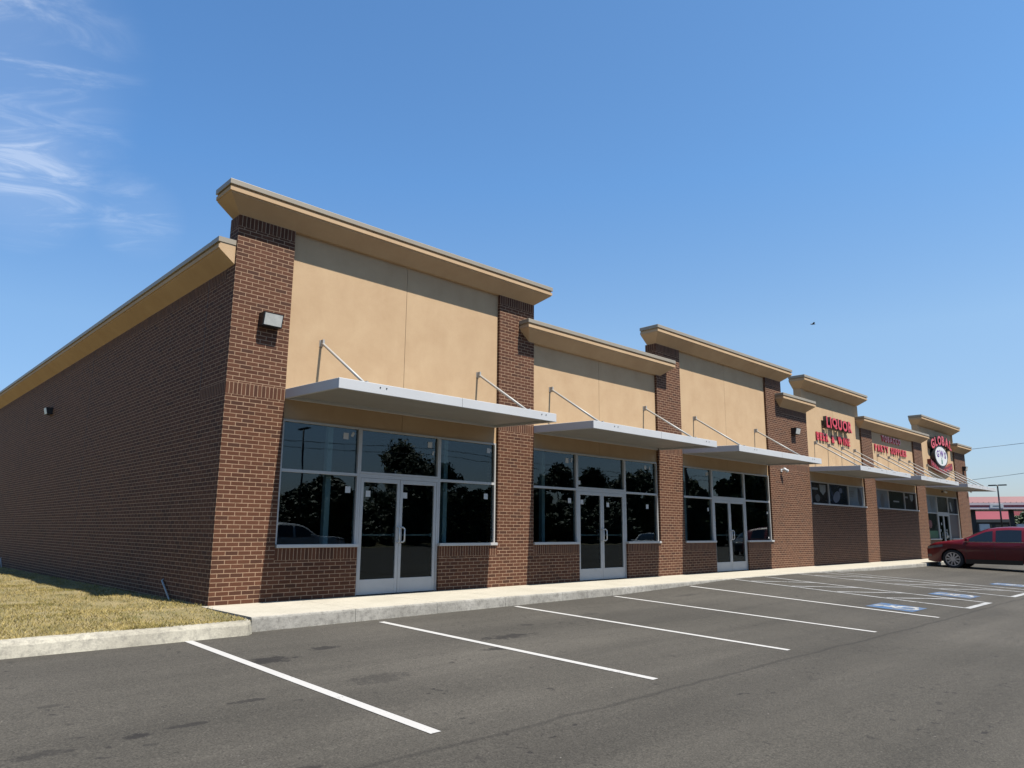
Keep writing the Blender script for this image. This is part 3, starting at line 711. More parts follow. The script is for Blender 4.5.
window(21.30, 26.22, 2.15, 2.998, mulls=(22.85, 24.66), sill=True, fill=['poster_dark', 'poster_blue', 'poster_pale'])
window(27.5, 32.5, 2.15, 2.998, mulls=(28.95, 30.93), sill=True, fill=['poster_pale', 'poster_green', 'poster_dark'])
# F bay: the shop entrance
x0, x1 = BAYS[5]; d0, d1 = DOORS[5]
window(x0+.015, d0, SILL, 2.998, bars=(TR,), fill=['poster_green', 'poster_pale'])
window(d0, d1, TR+.03, 2.998, sill=False, fill=['poster_green'])
window(d1, x1-.015, SILL, 2.998, bars=(TR,), fill=['panel', 'poster_blue'])
mb = MB(); mb.box(d0, d0+.05, FY0, FY1, .005, SILL-.002); mb.box(d1-.05, d1, FY0, FY1, .005, SILL-.002)
mb.box(d0+.003, d0+.05, FY0+.002, FY1, SILL, TR+.028); mb.box(d1-.05, d1-.003, FY0+.002, FY1, SILL, TR+.028); mb.box(d0+.05, d1-.05, FY0+.002, FY1, 2.088, TR+.028); mb.build('door_frame', M['alu'], B)
door_leaf(d0+.055, (d0+d1)/2-.003, True, [(35.75, 1.3), (35.95, 1.62), (35.8, .7)]); door_leaf((d0+d1)/2+.003, d1-.055, False, [(36.7, 1.3), (36.9, 1.0), (36.65, .6)])
# pictures on the window film: bottles and shield shapes, all generic
def decal(outline, mat, y=.0955):
    mb = MB(); mb.prism(outline, y, .0975, 0); return mb.build('window_decal', M[mat], B)
def ell(cx_, cz_, rx, rz, n=16, tilt=0):
    a = R(tilt); return [(cx_+rx*math.cos(6.283*i/n)*math.cos(a)-rz*math.sin(6.283*i/n)*math.sin(a), cz_+rx*math.cos(6.283*i/n)*math.sin(a)+rz*math.sin(6.283*i/n)*math.cos(a)) for i in range(n)]
M['decal_grey'] = simple('grey_print', (.20, .21, .21), .4, var=.3, scale=9); M['decal_dark'] = simple('dark_print', (.02, .016, .015), .4, var=.4, scale=9); M['decal_blue'] = simple('blue_print', (.05, .07, .13), .4, var=.5, scale=6)
decal([(22.1, 2.9), (22.65, 2.9), (22.62, 2.66), (22.38, 2.52), (22.14, 2.66)], 'decal_grey')
decal([(21.5, 2.70), (21.95, 2.70), (21.95, 2.77), (21.5, 2.77)], 'decal_grey')
decal(ell(21.9, 2.4, .2, .14, 14), 'decal_dark'); decal(ell(23.6, 2.5, .35, .2, 14, 20), 'decal_blue'); decal(ell(24.0, 2.75, .16, .1), 'decal_blue')
decal(ell(25.85, 2.55, .19, .36, 16, 12), 'decal_dark'); decal([(25.72, 2.84), (25.82, 2.84), (25.78, 2.93), (25.66, 2.93)], 'decal_dark')
for k, (a, b) in enumerate(((24.85, 25.30), (24.9, 25.25), (24.85, 25.2))): decal([(a, 2.74-.09*k), (b, 2.74-.09*k), (b, 2.78-.09*k), (a, 2.78-.09*k)], 'decal_dark')
decal(ell(28.3, 2.5, .22, .3), 'decal_dark'); decal([(29.6, 2.5), (30.3, 2.5), (30.3, 2.56), (29.6, 2.56)], 'decal_grey'); decal([(31.7, 2.9), (32.2, 2.9), (32.15, 2.68), (31.95, 2.58), (31.75, 2.68)], 'decal_grey'); decal([(31.05, 2.72), (31.45, 2.72), (31.45, 2.8), (31.05, 2.8)], 'decal_grey')
decal(ell(34.75, 2.58, .17, .3, 16, 14), 'decal_dark'); decal([(33.95, .93), (35.35, .93), (35.35, 1.28), (33.95, 1.28)], 'green'); decal(ell(34.3, 1.6, .25, .2), 'dkred')
decal(ell(37.8, 2.5, .14, .28, 12, 25), 'decal_grey')

# ---- canopies
def canopy(x0, x1, rods):
    yb, yf, t = .065, -1.75, .165
    zt = lambda y: 3.50 - (.065-y)*.033
    mb = MB(); fw = .05
    def plate(xa, xb, ya, yc):
        n = len(mb.v); a, b = zt(ya), zt(yc)
        mb.v += [(xa, ya, a-t), (xb, ya, a-t), (xb, yc, b-t), (xa, yc, b-t), (xa, ya, a), (xb, ya, a), (xb, yc, b), (xa, yc, b)]
        for f_ in ((0,3,2,1),(4,5,6,7),(0,1,5,4),(1,2,6,5),(2,3,7,6),(3,0,4,7)): mb.f.append(tuple(n+i for i in f_)); mb.m.append(0); mb.sm.append(False)
    plate(x0, x1, yf, yf+fw); plate(x0, x0+fw, yf+fw, yb); plate(x1-fw, x1, yf+fw, yb); plate(x0+fw, x1-fw, yb-fw, yb)
    c = mb.build('canopy', M['canopy'], B, bevel=.006)
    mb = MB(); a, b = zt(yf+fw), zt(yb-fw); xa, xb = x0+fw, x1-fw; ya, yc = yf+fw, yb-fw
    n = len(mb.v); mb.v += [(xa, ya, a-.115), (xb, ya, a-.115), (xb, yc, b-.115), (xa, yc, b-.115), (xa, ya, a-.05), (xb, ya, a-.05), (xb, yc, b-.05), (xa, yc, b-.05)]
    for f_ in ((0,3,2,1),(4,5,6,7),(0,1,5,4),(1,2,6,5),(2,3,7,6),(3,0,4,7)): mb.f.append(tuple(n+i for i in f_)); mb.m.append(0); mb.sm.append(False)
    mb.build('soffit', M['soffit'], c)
    for rx in rods:
        mb = MB(); mb.tube((rx, .02, 4.42), (rx, -1.46, 3.47), .024, 10)
        mb.box(rx-.018, rx+.018, -.03, .068, 4.36, 4.48); mb.box(rx-.032, rx+.032, .058, .0695, 4.36, 4.48)
        mb.box(rx-.018, rx+.018, -1.53, -1.42, 3.4, 3.51)
        mb.build('support_rod', M['rod'], c)
        for q in (.10, .22):
            mb = MB(); mb.tube((rx+q, yf-.008, 3.385), (rx+q, yf+.01, 3.385), .011, 8); mb.build('bolt', M['dark'], c)
    k = x0 + 2.44
    while k < x1-.5:      # butt joints of the fascia lengths
        mb = MB(); mb.box(k-.0025, k+.0025, yf-.0015, yf+.01, 3.28, 3.438); mb.build('fascia_joint', M['dark'], c); k += 2.44
    return c
canopy(1.02, 5.88, (1.66, 5.36)); canopy(7.02, 11.90, (7.62, 11.30)); canopy(13.02, 18.12, (13.75, 17.38))
canopy(21.24, 26.22, (21.87, 23.05, 24.3, 25.52)); canopy(27.46, 32.5, (28.03, 29.3, 30.6, 31.9)); canopy(33.9, 38.92, (34.45, 35.75, 37.05, 38.3))

# ------------------------------------------------------------------ signs
dg_needed = []
def glyph(ch, size, depth, bold=.0):
    cu = bpy.data.curves.new('glyph', 'FONT'); cu.body = ch; cu.size = 1.0; cu.extrude = .5; cu.offset = bold; cu.resolution_u = 3
    ob = bpy.data.objects.new('glyph', cu); COL.objects.link(ob)
    bpy.context.view_layer.update()
    me = bpy.data.meshes.new_from_object(ob.evaluated_get(bpy.context.evaluated_depsgraph_get()))
    bpy.data.objects.remove(ob); bpy.data.curves.remove(cu)
    return me
def letters(text, x0, x1, z0, z1, yf, yb, root, face, side, bold=.03, name='sign_letter', gap=.12, arch=None):
    items = []; total = 0
    for ch in text:
        if ch == ' ': items.append((None, .38)); total += .38 + gap; continue
        me = glyph(ch, 1, 1, bold); xs_ = [v.co.x for v in me.vertices]; zs_ = [v.co.y for v in me.vertices]
        w = max(xs_)-min(xs_); items.append((me, w, min(xs_), min(zs_), max(zs_)-min(zs_))); total += w + gap
    total -= gap; sx = (x1-x0)/total; cur = 0
    for it in items:
        if it[0] is None: cur += it[1] + gap; continue
        me, w, mx, mz, hh = it; xa = x0 + cur*sx
        xc = xa + w*sx/2; dz = 0; ang = 0
        if arch: dz, ang = arch(xc)
        mi_ = [0 if abs(p.normal.z) > .9 else 1 for p in me.polygons]
        for v_ in me.vertices:
            u = (v_.co.x-mx)*sx - w*sx/2; h = (v_.co.y-mz)/hh*(z1-z0); y = yf if v_.co.z > 0 else yb
            v_.co = (xc + u*math.cos(ang) + (h-(z1-z0)/2)*math.sin(ang), y, z0 + dz + (z1-z0)/2 + (h-(z1-z0)/2)*math.cos(ang) - u*math.sin(ang))
        me.materials.clear(); me.materials.append(face); me.materials.append(side)
        me.polygons.foreach_set('material_index', mi_)
        me.update()
        bm = bmesh.new(); bm.from_mesh(me); bmesh.ops.recalc_face_normals(bm, faces=bm.faces); bm.to_mesh(me); bm.free()
        o = bpy.data.objects.new(name, me); COL.objects.link(o); o.parent = root; o.matrix_parent_inverse = parent_inv(root)
        cur += w + gap
sg = thing('shop_sign', 'two rows of red letters reading LIQUOR and BEER & WINE on tan stucco', 'sign', (23.6, .06, 4.5), group='red shop signs')
letters('LIQUOR', 22.62, 25.0, 5.07, 5.50, -.13, .0, sg, M['red'], M['black'], .035, gap=.14)
mb = MB(); mb.box(22.6, 25.0, .0, .068, 5.2, 5.34); mb.build('raceway', M['black'], sg)
letters('BEER & WINE', 22.02, 25.1, 4.55, 4.86, .02, .068, sg, M['red'], M['dkred'], .04, gap=.20)
sg = thing('shop_sign', 'two rows of red letters reading TOBACCO and PARTY SUPPLIES on tan stucco', 'sign', (29.7, .06, 4.6), group='red shop signs')
letters('TOBACCO', 28.65, 30.92, 5.09, 5.36, .02, .068, sg, M['red'], M['red'], .05, gap=.17)
letters('PARTY SUPPLIES', 27.76, 31.58, 4.60, 4.90, .02, .068, sg, M['red'], M['dkred'], .045, gap=.17)
sg = thing('shop_sign', 'round shop emblem under arched red GLOBAL letters with a red ribbon', 'sign', (36.4, .06, 4.3), group='red shop signs')
def arch(xc):
    t = (xc-36.75)/1.75; return (-.32*t*t, t*.30)
letters('GLOBAL', 34.85, 38.15, 5.58, 6.06, -.12, .068, sg, M['red'], M['black'], .04, gap=.14, arch=arch)
mb = MB(); mb.prism(ell(36.15, 4.98, 1.03, .55, 36), -.15, .068, 0); mb.build('emblem_rim', M['black'], sg)
mb = MB(); mb.prism(ell(36.15, 4.98, .93, .475, 36), -.158, -.149, 0); em = mb.build('emblem_face', M['white'], sg)
def arch2(xc):
    t = (xc-36.15)/.7; return (-.06*t*t, t*.12)
letters('GWS', 35.42, 36.88, 4.94, 5.28, -.166, -.157, sg, M['purple'], M['purple'], .03, gap=.2, arch=arch2)
mb = MB(); mb.prism([(36.08, 4.6), (36.24, 4.6), (36.24, 4.78), (36.19, 4.83), (36.19, 4.92), (36.13, 4.92), (36.13, 4.83), (36.08, 4.78)], -.165, -.157, 0); mb.build('emblem_bottle', M['green'], sg)
mb = MB(); N = 18; up = []; dn = []
for i in range(N+1):
    t = -1 + 2*i/N; x = 36.35 + 1.72*t; z = 4.30 + .30*t*t; up.append((x, z+.15)); dn.append((x, z-.15))
mb.prism(dn + list(reversed(up)), -.10, .068, 0); mb.build('ribbon', M['dkred'], sg)
for i in range(11):
    t = -.85 + 1.7*i/10
    if i == 5: continue
    x = 36.35+1.72*t; z = 4.30+.30*t*t; mb = MB(); mb.prism([(x-.055, z-.06-.02*t), (x+.055, z-.06+.02*t), (x+.055, z+.05+.02*t), (x-.055, z+.05-.02*t)], -.106, -.099, 0); mb.build('ribbon_mark', M['red'], sg)

# ------------------------------------------------------------------ lamps and cameras on the walls
def wall_light(name, loc, rz, label):
    t = thing(name, label, 'wall light', loc, rz, 'floodlights on the brick')
    # local: faces -y, centre at wall
    mb = MB(); w, h = .172, .112
    a = [(-w, 0, -h), (w, 0, -h), (w, 0, h), (-w, 0, h)]; b = [(-w, -.145, -h-.005), (w, -.145, -h-.005), (w, -.20, h-.005), (-w, -.20, h-.005)]
    mb.quad(*a)
    for i in range(4):
        j = (i+1) % 4; mb.quad(a[i], b[i], b[j], a[j])
    mb.quad(*reversed(b)); local(mb.build('lamp_housing', M['black'], None, bevel=.006), t)
    mb = MB(); q = .022
    def on(u, v_): # face point
        return Vector(b[0]).lerp(Vector(b[1]), u).lerp(Vector(b[3]).lerp(Vector(b[2]), u), v_)
    nrm = (Vector(b[1])-Vector(b[0])).cross(Vector(b[3])-Vector(b[0])).normalized()
    if nrm.y > 0: nrm = -nrm
    P = [on(.06, .08), on(.94, .08), on(.94, .92), on(.06, .92)]; F_ = [p+nrm*.012 for p in P]
    mb.quad(*F_)
    for i in range(4):
        j = (i+1) % 4; mb.quad(P[i], P[j], F_[j], F_[i])
    local(mb.build('lens', M['lens'], None), t)
    return t
wall_light('wall_light', (.63, 0, 4.60), 0, 'black floodlight on the tall corner brick pier')
wall_light('wall_light', (20.05, 0, 4.66), 0, 'black floodlight on wide brick wall left of the LIQUOR letters')
wall_light('wall_light', (40.3, 0, 4.62), 0, 'black floodlight on the last brick pier beside the round emblem')
wall_light('wall_light', (0, 12.3, 4.38), R(-90), 'black floodlight on the long shaded brick side wall').scale = (.85, .85, .85)
def sec_cam(loc, label, dark=False):
    t = thing('security_camera', label, 'camera', loc, 0, 'security cameras under the canopies')
    mb = MB(); mb.box(-.05, .05, -.02, 0, -.05, .05); mb.tube((0, -.02, 0), (0, -.10, .02), .018, 8); local(mb.build('bracket', M['black' if dark else 'white'], None), t)
    mb = MB(); mb.tube((-.05, -.11, .05), (.08, -.17, -.02), .05, 12, 0, .055); mb.tube((.08, -.17, -.02), (.10, -.178, -.03), .06, 12); local(mb.build('camera_body', M['white'], None), t)
sec_cam((18.95, 0, 3.22), 'white security camera on brick right of the third glass entrance')
sec_cam((36.45, .07, 3.22), 'small security camera above the shop entrance under the round emblem', True)
sec_cam((40.62, 0, 3.42), 'white security camera on the last brick pier')
for i, (y0, zz, lab) in enumerate(((1.8, .0, 'leaning white conduit stub at the wall foot near the corner'), (16.6, -.1, 'white conduit stub at the foot of the wall far from the corner'))):
    mb = MB(); mb.path([(-.05, y0-.40, zz-.06), (-.05, y0-.25, zz+.02), (-.03, y0+.18, zz+.27), (-.005, y0+.2, zz+.29)], .016, 8)
    o = mb.build('conduit', M['rod']); tag(o, lab, 'conduit', 'conduit stubs on the side wall')

# ------------------------------------------------------------------ cars
def car(name, label, paint, loc, rz, L=4.52, Hh=1.57, kind='suv', group=None, flip=False):
    """s from nose (0) to tail (L) runs along local -y, x across, z up"""
    t = thing(name, label, 'car', loc, rz, group)
    if kind == 'suv':
        top = [(0, .80), (.04, .90), (.12, .95), (.30, 1.03), (.70, 1.10), (1.10, 1.15), (1.28, 1.19), (1.70, 1.40), (2.05, 1.575), (2.35, 1.63), (2.8, 1.66), (3.3, 1.645), (3.8, 1.60), (4.12, 1.54), (4.25, 1.46), (4.40, 1.18), (4.47, 1.0), (4.52, .72)]
    elif kind == 'sedan':
        top = [(0, .60), (.05, .72), (.15, .79), (.40, .85), (.9, .92), (1.25, .96), (1.45, 1.02), (1.85, 1.24), (2.2, 1.38), (2.6, 1.43), (3.0, 1.41), (3.3, 1.33), (3.75, 1.10), (3.95, 1.04), (4.3, 1.01), (4.45, .95), (4.5, .80), (4.52, .65)]
    else: # pickup
        top = [(0, .75), (.05, 1.0), (.15, 1.08), (.5, 1.13), (1.1, 1.18), (1.3, 1.25), (1.65, 1.55), (1.95, 1.72), (2.2, 1.78), (2.7, 1.80), (3.0, 1.76), (3.12, 1.60), (3.22, 1.16), (3.3, 1.14), (4.2, 1.14), (4.46, 1.14), (4.5, 1.0), (4.52, .72)]
    sc = L/4.52; zs = Hh/max(z for _, z in top)
    top = [(a*sc, b*zs) for a, b in top]
    wc = [.92*sc, 3.62*sc]; WR = .355*(1 if kind != 'pickup' else 1.1); AR = WR+.055; belt = {'suv': 1.075, 'sedan': .94, 'pickup': 1.15}[kind]*zs
    ztop = lambda s: lerp_tab(top, s)
    def plan(s):
        a = min(1, s/(.55)); b = min(1, (L-s)/.45); return (.80+.20*math.sin(a*math.pi/2)**.8)*(.84+.16*math.sin(b*math.pi/2))
    HWt = [(.2, .86), (.45, .905), (.75, .92), (.95, .91), (belt, .875), (Hh*.88, .70), (Hh, .60)]
    def hw(z): return lerp_tab(HWt, z)
    def zbot(s):
        b = .23 + (.05*max(0, 1-s/.25)) + (.14*max(0, 1-(L-s)/.4))
        for c in wc:
            if abs(s-c) < AR: b = max(b, WR + math.sqrt(AR*AR-(s-c)**2)*.98)
        return b
    ss = sorted(set([round(L*i/64, 4) for i in range(65)] + [round(c+AR*math.cos(math.pi*k/14), 4) for c in wc for k in range(15)] + [round(c+q*(AR+.004), 4) for c in wc for q in (-1, 1)]))
    def P(s, z, side): return Vector((side*hw(z)*plan(s), -s, z))
    mb = MB(); NV, NT = 9, 6; rows = []
    for s in ss:
        zt_, zb = ztop(s), zbot(s); row = []
        zt_ = max(zt_, zb+.05)
        crown = .035 if s > 1.3*sc else .02
        for k in range(NV): row.append(P(s, zb+(zt_-.03-zb)*k/(NV-1), -1))
        w = hw(zt_)*plan(s)
        for k in range(1, NT): 
            u = -1+2*k/NT; row.append(Vector((u*w*.93, -s, zt_+crown*(1-u*u)-.004)))
        for k in reversed(range(NV)): row.append(P(s, zb+(zt_-.03-zb)*k/(NV-1), 1))
        rows.append(row)
    nr = len(rows[0])
    for r in rows: mb.v += [tuple(p) for p in r]
    for i in range(len(rows)-1):
        for k in range(nr-1): mb.f.append((i*nr+k, i*nr+k+1, (i+1)*nr+k+1, (i+1)*nr+k)); mb.m.append(0); mb.sm.append(True)
    mb.f.append(tuple(range(nr))); mb.m.append(0); mb.sm.append(False)
    mb.f.append(tuple((len(rows)-1)*nr+k for k in reversed(range(nr)))); mb.m.append(0); mb.sm.append(False)
    local(mb.build('body', paint, None), t)
    # dark underside, wheel wells and lower cladding
    mb = MB(); mb.box(-.70*plan(1), .70, -(L-.25), -.22, .26, .62); local(mb.build('underbody', M['black'], None), t)
    for side in (-1, 1):
        mb = MB()
        for a, b in ((wc[0]+AR+.02, wc[1]-AR-.02),):
            for k in range(10):
                s0, s1 = a+(b-a)*k/10, a+(b-a)*(k+1)/10
                q = [P(s0, .2, side), P(s1, .2, side), P(s1, .36, side), P(s0, .36, side)]
                q = [Vector((p.x+side*.008, p.y, p.z)) for p in q]; mb.quad(*q, 0, True)
                mb.quad(q[3], q[2], q[2]-Vector((side*.02, 0, 0)), q[3]-Vector((side*.02, 0, 0)))
        local(mb.build('sill_cladding', M['black'], None), t)
    # glass
    def strip(pts_lo, pts_hi, off, mat, nm):
        mb = MB()
        for a, b, c, d in zip(pts_lo, pts_lo[1:], pts_hi[1:], pts_hi): mb.quad(a+off, b+off, c+off, d+off, 0, True)
        return local(mb.build(nm, mat, None), t)
    spans = {'suv': [(1.42, 2.30), (2.40, 3.22), (3.34, 3.98)], 'sedan': [(1.62, 2.42), (2.52, 3.38)], 'pickup': [(1.5, 2.25), (2.35, 3.02)]}[kind]
    for side in (-1, 1):
        for (a, b) in spans:
            lo = []; hi = []
            for k in range(9):
                s = (a+(b-a)*k/8)*sc; zl = belt+.012; zh = max(zl+.004, ztop(s)-.10)
                lo.append(P(s, zl, side)); hi.append(P(s, zh, side))
            strip(lo, hi, Vector((side*.006, 0, .002)), M['car_glass'], 'side_window')
    def across(s0, s1, nm, mar=.10):
        mb = MB(); K = 6; J = 6
        g = []
        for j in range(J+1):
            s = (s0+(s1-s0)*j/J)*sc; w = hw(ztop(s))*plan(s)-mar; cr = .035 if s > 1.3*sc else .02
            g.append([Vector((-w+2*w*k/K, -s, ztop(s)+cr*(1-((-1+2*k/K)*w/(w+mar)/.93)**2)+.006)) for k in range(K+1)])
        for j in range(J):
            for k in range(K): mb.quad(g[j][k], g[j][k+1], g[j+1][k+1], g[j+1][k], 0, True)
        local(mb.build(nm, M['car_glass'], None), t)
    ws = {'suv': (1.33, 2.10), 'sedan': (1.48, 2.25), 'pickup': (1.33, 2.0)}[kind]; rs = {'suv': (4.24, 4.40), 'sedan': (3.2, 3.78), 'pickup': (3.10, 3.2)}[kind]
    across(*ws, 'windshield'); across(*rs, 'rear_window')
    for side in (-1, 1):
        lo = [P(s*sc, belt-.012, side) for s in [spans[0][0]-.1+(spans[-1][1]-spans[0][0]+.15)*k/12 for k in range(13)]]
        hi = [p+Vector((0, 0, .02)) for p in lo]; strip(lo, hi, Vector((side*.009, 0, 0)), M['chrome'], 'belt_trim')
        for hs in ((spans[0][1]-.12), (spans[1][1]-.12)):
            p = P(hs*sc, belt-.12, side); mb = MB(); mb.box(p.x-.012+side*.02, p.x+.012+side*.02, p.y-.09, p.y+.09, p.z-.014, p.z+.014); local(mb.build('door_handle', paint, None, bevel=.006), t)
        # seams between the doors
        for q in (spans[0][0]-.02, (spans[0][1]+spans[1][0])/2, spans[1][1]+.08):
            mb = MB(); z0 = .34
            for k in range(8):
                za, zb_ = z0+(belt-z0)*k/8, z0+(belt-z0)*(k+1)/8
                if zbot(q*sc) > za: continue
                a, b = P(q*sc, za, side), P(q*sc, zb_, side); o_ = Vector((side*.003, 0, 0)); dy = Vector((0, .005, 0)); mb.quad(a+o_-dy, a+o_+dy, b+o_+dy, b+o_-dy)
            local(mb.build('door_seam', M['black'], None), t)
        p = P((spans[0][0]+.05)*sc, belt+.03, side); mb = MB()
        mb.box(p.x+side*.10-.09, p.x+side*.10+.09, p.y-.05, p.y+.05, p.z-.02, p.z+.11); mb.box(min(p.x, p.x+side*.06), max(p.x, p.x+side*.06), p.y-.02, p.y+.02, p.z, p.z+.04)
        local(mb.build('mirror', paint, None, bevel=.03), t)
        # lamps: headlight sweeps back along the wing, tail lamp at the rear corner, fog lamp in the bumper
        hz = ztop(.14*sc)-.10; lo = [P(s, hz-.09+.10*(s/.62), side) for s in (.05, .15, .28, .42, .62)]; hi = [P(s, hz+.01+.09*(s/.62), side) for s in (.05, .15, .28, .42, .62)]
        strip(lo, hi, Vector((side*.006, .006, .003)), M['headlamp'], 'headlight')
        lo = [P(L-s, belt-.22, side) for s in (.03, .12, .28)]; hi = [P(L-s, belt+.02, side) for s in (.03, .12, .28)]
        strip(lo, hi, Vector((side*.006, -.006, 0)), M['taillamp'], 'tail_light')
        lo = [P(s, .44, side) for s in (.03, .10, .18)]; hi = [P(s, .53, side) for s in (.03, .10, .18)]; strip(lo, hi, Vector((side*.007, .007, 0)), M['headlamp'], 'fog_lamp')
    mb = MB(); mb.box(-.50, .50, -.045, .012, .50, .70); local(mb.build('grille', M['black'], None, bevel=.02), t)
    # wheels
    for c in wc:
        for side in (-1, 1):
            xo = side*(.905); xi = side*.68
            mb = MB(); seg = 28
            pr = [(xi, WR*.80), (xi, WR*.95), (xi+side*.03, WR), (xo-side*.03, WR), (xo, WR*.95), (xo, WR*.74), (xo-side*.035, WR*.70)]
            for (xa, ra), (xb, rb) in zip(pr, pr[1:]):
                for k in range(seg):
                    a0, a1 = 6.28319*k/seg, 6.28319*(k+1)/seg
                    mb.quad((xa, -c+ra*math.cos(a0), WR+ra*math.sin(a0)), (xb, -c+rb*math.cos(a0), WR+rb*math.sin(a0)), (xb, -c+rb*math.cos(a1), WR+rb*math.sin(a1)), (xa, -c+ra*math.cos(a1), WR+ra*math.sin(a1)), 0, True)
            w = local(mb.build('wheel', M['rubber'], None), t)
            mb = MB(); mb.tube((xo-side*.09, -c, WR), (xo-side*.08, -c, WR), WR*.71, 28, 1)
            for k in range(seg):
                a0, a1 = 6.28319*k/seg, 6.28319*(k+1)/seg
                for (xa, ra, xb, rb) in ((xo-side*.08, WR*.66, xo-side*.012, WR*.66), (xo-side*.012, WR*.66, xo-side*.012, WR*.735)):
                    mb.quad((xa, -c+ra*math.cos(a0), WR+ra*math.sin(a0)), (xb, -c+rb*math.cos(a0), WR+rb*math.sin(a0)), (xb, -c+rb*math.cos(a1), WR+rb*math.sin(a1)), (xa, -c+ra*math.cos(a1), WR+ra*math.sin(a1)), 0, False)
            for k in range(10):
                a = 6.28319*k/10; ca, sa = math.cos(a), math.sin(a); tn = Vector((0, -sa, ca)); rd = Vector((0, ca, sa)); c0 = Vector((xo-side*.03, -c, WR))
                p0, p1 = c0+rd*.04, c0+rd*WR*.68; n = len(mb.v); ox = Vector((side*.018, 0, 0))
                mb.quad(p0-tn*.018+ox, p0+tn*.018+ox, p1+tn*.028+ox, p1-tn*.028+ox); mb.quad(p0-tn*.018, p0-tn*.018+ox, p1-tn*.028+ox, p1-tn*.028); mb.quad(p0+tn*.018, p0+tn*.018+ox, p1+tn*.028+ox, p1+tn*.028)
            mb.tube((xo-side*.05, -c, WR), (xo-side*.008, -c, WR), .055, 14, 0)
            local(mb.build('rim', [M['rimm'], M['black']], None), w)
    return t
M['rubber'] = simple('tyre_rubber', (.018, .018, .018), .8, var=.2)
M['rimm'] = simple('alloy_rim', (.62, .62, .63), .3, .7)
M['chrome'] = simple('chrome_trim', (.6, .6, .6), .15, 1.0)
M['headlamp'] = simple('headlamp_lens', (.22, .22, .22), .08, .3)
M['taillamp'] = simple('tail_lamp_lens', (.35, .01, .01), .15)
def paintm(name, col): return simple(name, col, .38, .0, coat=.35, var=.03, spec=.3)
M['car_red'] = paintm('dark_red_car_paint', (.105, .002, .007)); M['car_white'] = paintm('white_car_paint', (.75, .75, .74)); M['car_silver'] = paintm('silver_car_paint', (.42, .43, .44)); M['car_dark'] = paintm('grey_car_paint', (.07, .075, .08))
car('parked_suv', 'dark red crossover parked nose first at the far shop pavement', M['car_red'], (27.5+.92, -1.65, gz(28.4, -3.2)-.0), 0)
# cars that only the shop glass shows: they stand in the lot behind the photographer
car('parked_pickup', 'white pickup parked in the lot behind the viewpoint, mirrored in the first window', M['car_white'], (17.0, -25.0, gz(12, -25)), R(-82), L=5.6, Hh=1.9, kind='pickup', group='cars mirrored in the glass')
car('parked_sedan', 'white sedan parked in the lot, mirrored in the second shop window', M['car_white'], (28.6, -12.6, gz(26, -13)), R(65), kind='sedan', Hh=1.45, group='cars mirrored in the glass')
car('parked_suv', 'grey crossover parked in the lot, mirrored in the third shop window', M['car_dark'], (41.5, -13.6, gz(34, -14)), R(70), group='cars mirrored in the glass')

# ------------------------------------------------------------------ far things
def lamp_post(loc, h, label, arms):
    t = thing('lamp_post', label, 'lamp post', loc, 0, 'parking lot lamps')
    mb = MB(); mb.tube((0, 0, .5), (0, 0, h), .085, 10, 0, .065); local(mb.build('pole', M['black'], None), t)
    mb = MB(); mb.tube((0, 0, -.2), (0, 0, .5), .28, 14); local(mb.build('base', M['curb_old'], None), t)
    for s in arms:
        mb = MB(); mb.box(-.16, .16, min(s*.1, s*.75), max(s*.1, s*.75), h-.04, h+.07); mb.tube((0, 0, h+.02), (0, s*.2, h+.02), .035, 8); local(mb.build('lamp_head', M['black'], None, bevel=.01), t)
    return t
lamp_post((78, 6.77, gz(78, -1.7)), 5.9, 'black lamp post in front of the red roofed canopy', (-1, 1))
lamp_post((22.2, -40.0, -.5), 9.3, 'tall twin headed lamp post mirrored in the first window', (-1, 1))

# fuel station
M['redroof'] = simple('faded_red_metal_roof', (.35, .082, .095), .5, .1, .08, .3); M['redroof_top'] = simple('weathered_red_metal_roof', (.20, .05, .06), .6, .0, .12, .5); M['fascia'] = simple('pale_pink_white_fascia', (.80, .66, .65), .5, var=.05); M['maroon'] = simple('maroon_stripe', (.13, .012, .03), .45)
M['tan'] = simple('tan_soffit', (.34, .27, .19), .8, var=.05)
X0 = 88.0
gs = thing('fuel_canopy', 'red and white fuel station canopy beyond the brick building', 'canopy', (X0, 6, -.15))
mb = MB(); mb.box(X0+.3, X0+9, -14, 12.4, 4.45, 5.05, 0)
ya, yb_ = -14, 12.4
mb.v = []; mb.f = []; mb.m = []; mb.sm = []
n = 0; mb.quad((X0, ya, 4.43), (X0, yb_, 4.43), (X0+.55, yb_, 5.08), (X0+.55, ya, 5.08)); mb.quad((X0+9, ya, 4.43), (X0+9, yb_, 4.43), (X0+8.45, yb_, 5.08), (X0+8.45, ya, 5.08)); mb.quad((X0+.55, ya, 5.08), (X0+.55, yb_, 5.08), (X0+8.45, yb_, 5.08), (X0+8.45, ya, 5.08))
mb.poly([(X0, yb_, 4.43), (X0+9, yb_, 4.43), (X0+8.45, yb_, 5.08), (X0+.55, yb_, 5.08)]); mb.poly([(X0, ya, 4.43), (X0+9, ya, 4.43), (X0+8.45, ya, 5.08), (X0+.55, ya, 5.08)])
y = ya+.4
while y < yb_: mb.box(X0-.02, X0+.02, y, y+.04, 4.44, 4.5); y += .5
mb.build('roof', M['redroof_top'], gs)
mb = MB(); mb.box(X0-.05, X0+9.05, ya-.05, yb_+.05, 3.73, 4.42); mb.build('fascia', M['fascia'], gs)
mb = MB(); mb.box(X0-.06, X0-.045, ya, 8.6, 3.95, 4.17); mb.box(X0-.06, X0-.045, 9.9, yb_, 3.95, 4.17); mb.build('stripe', M['maroon'], gs)
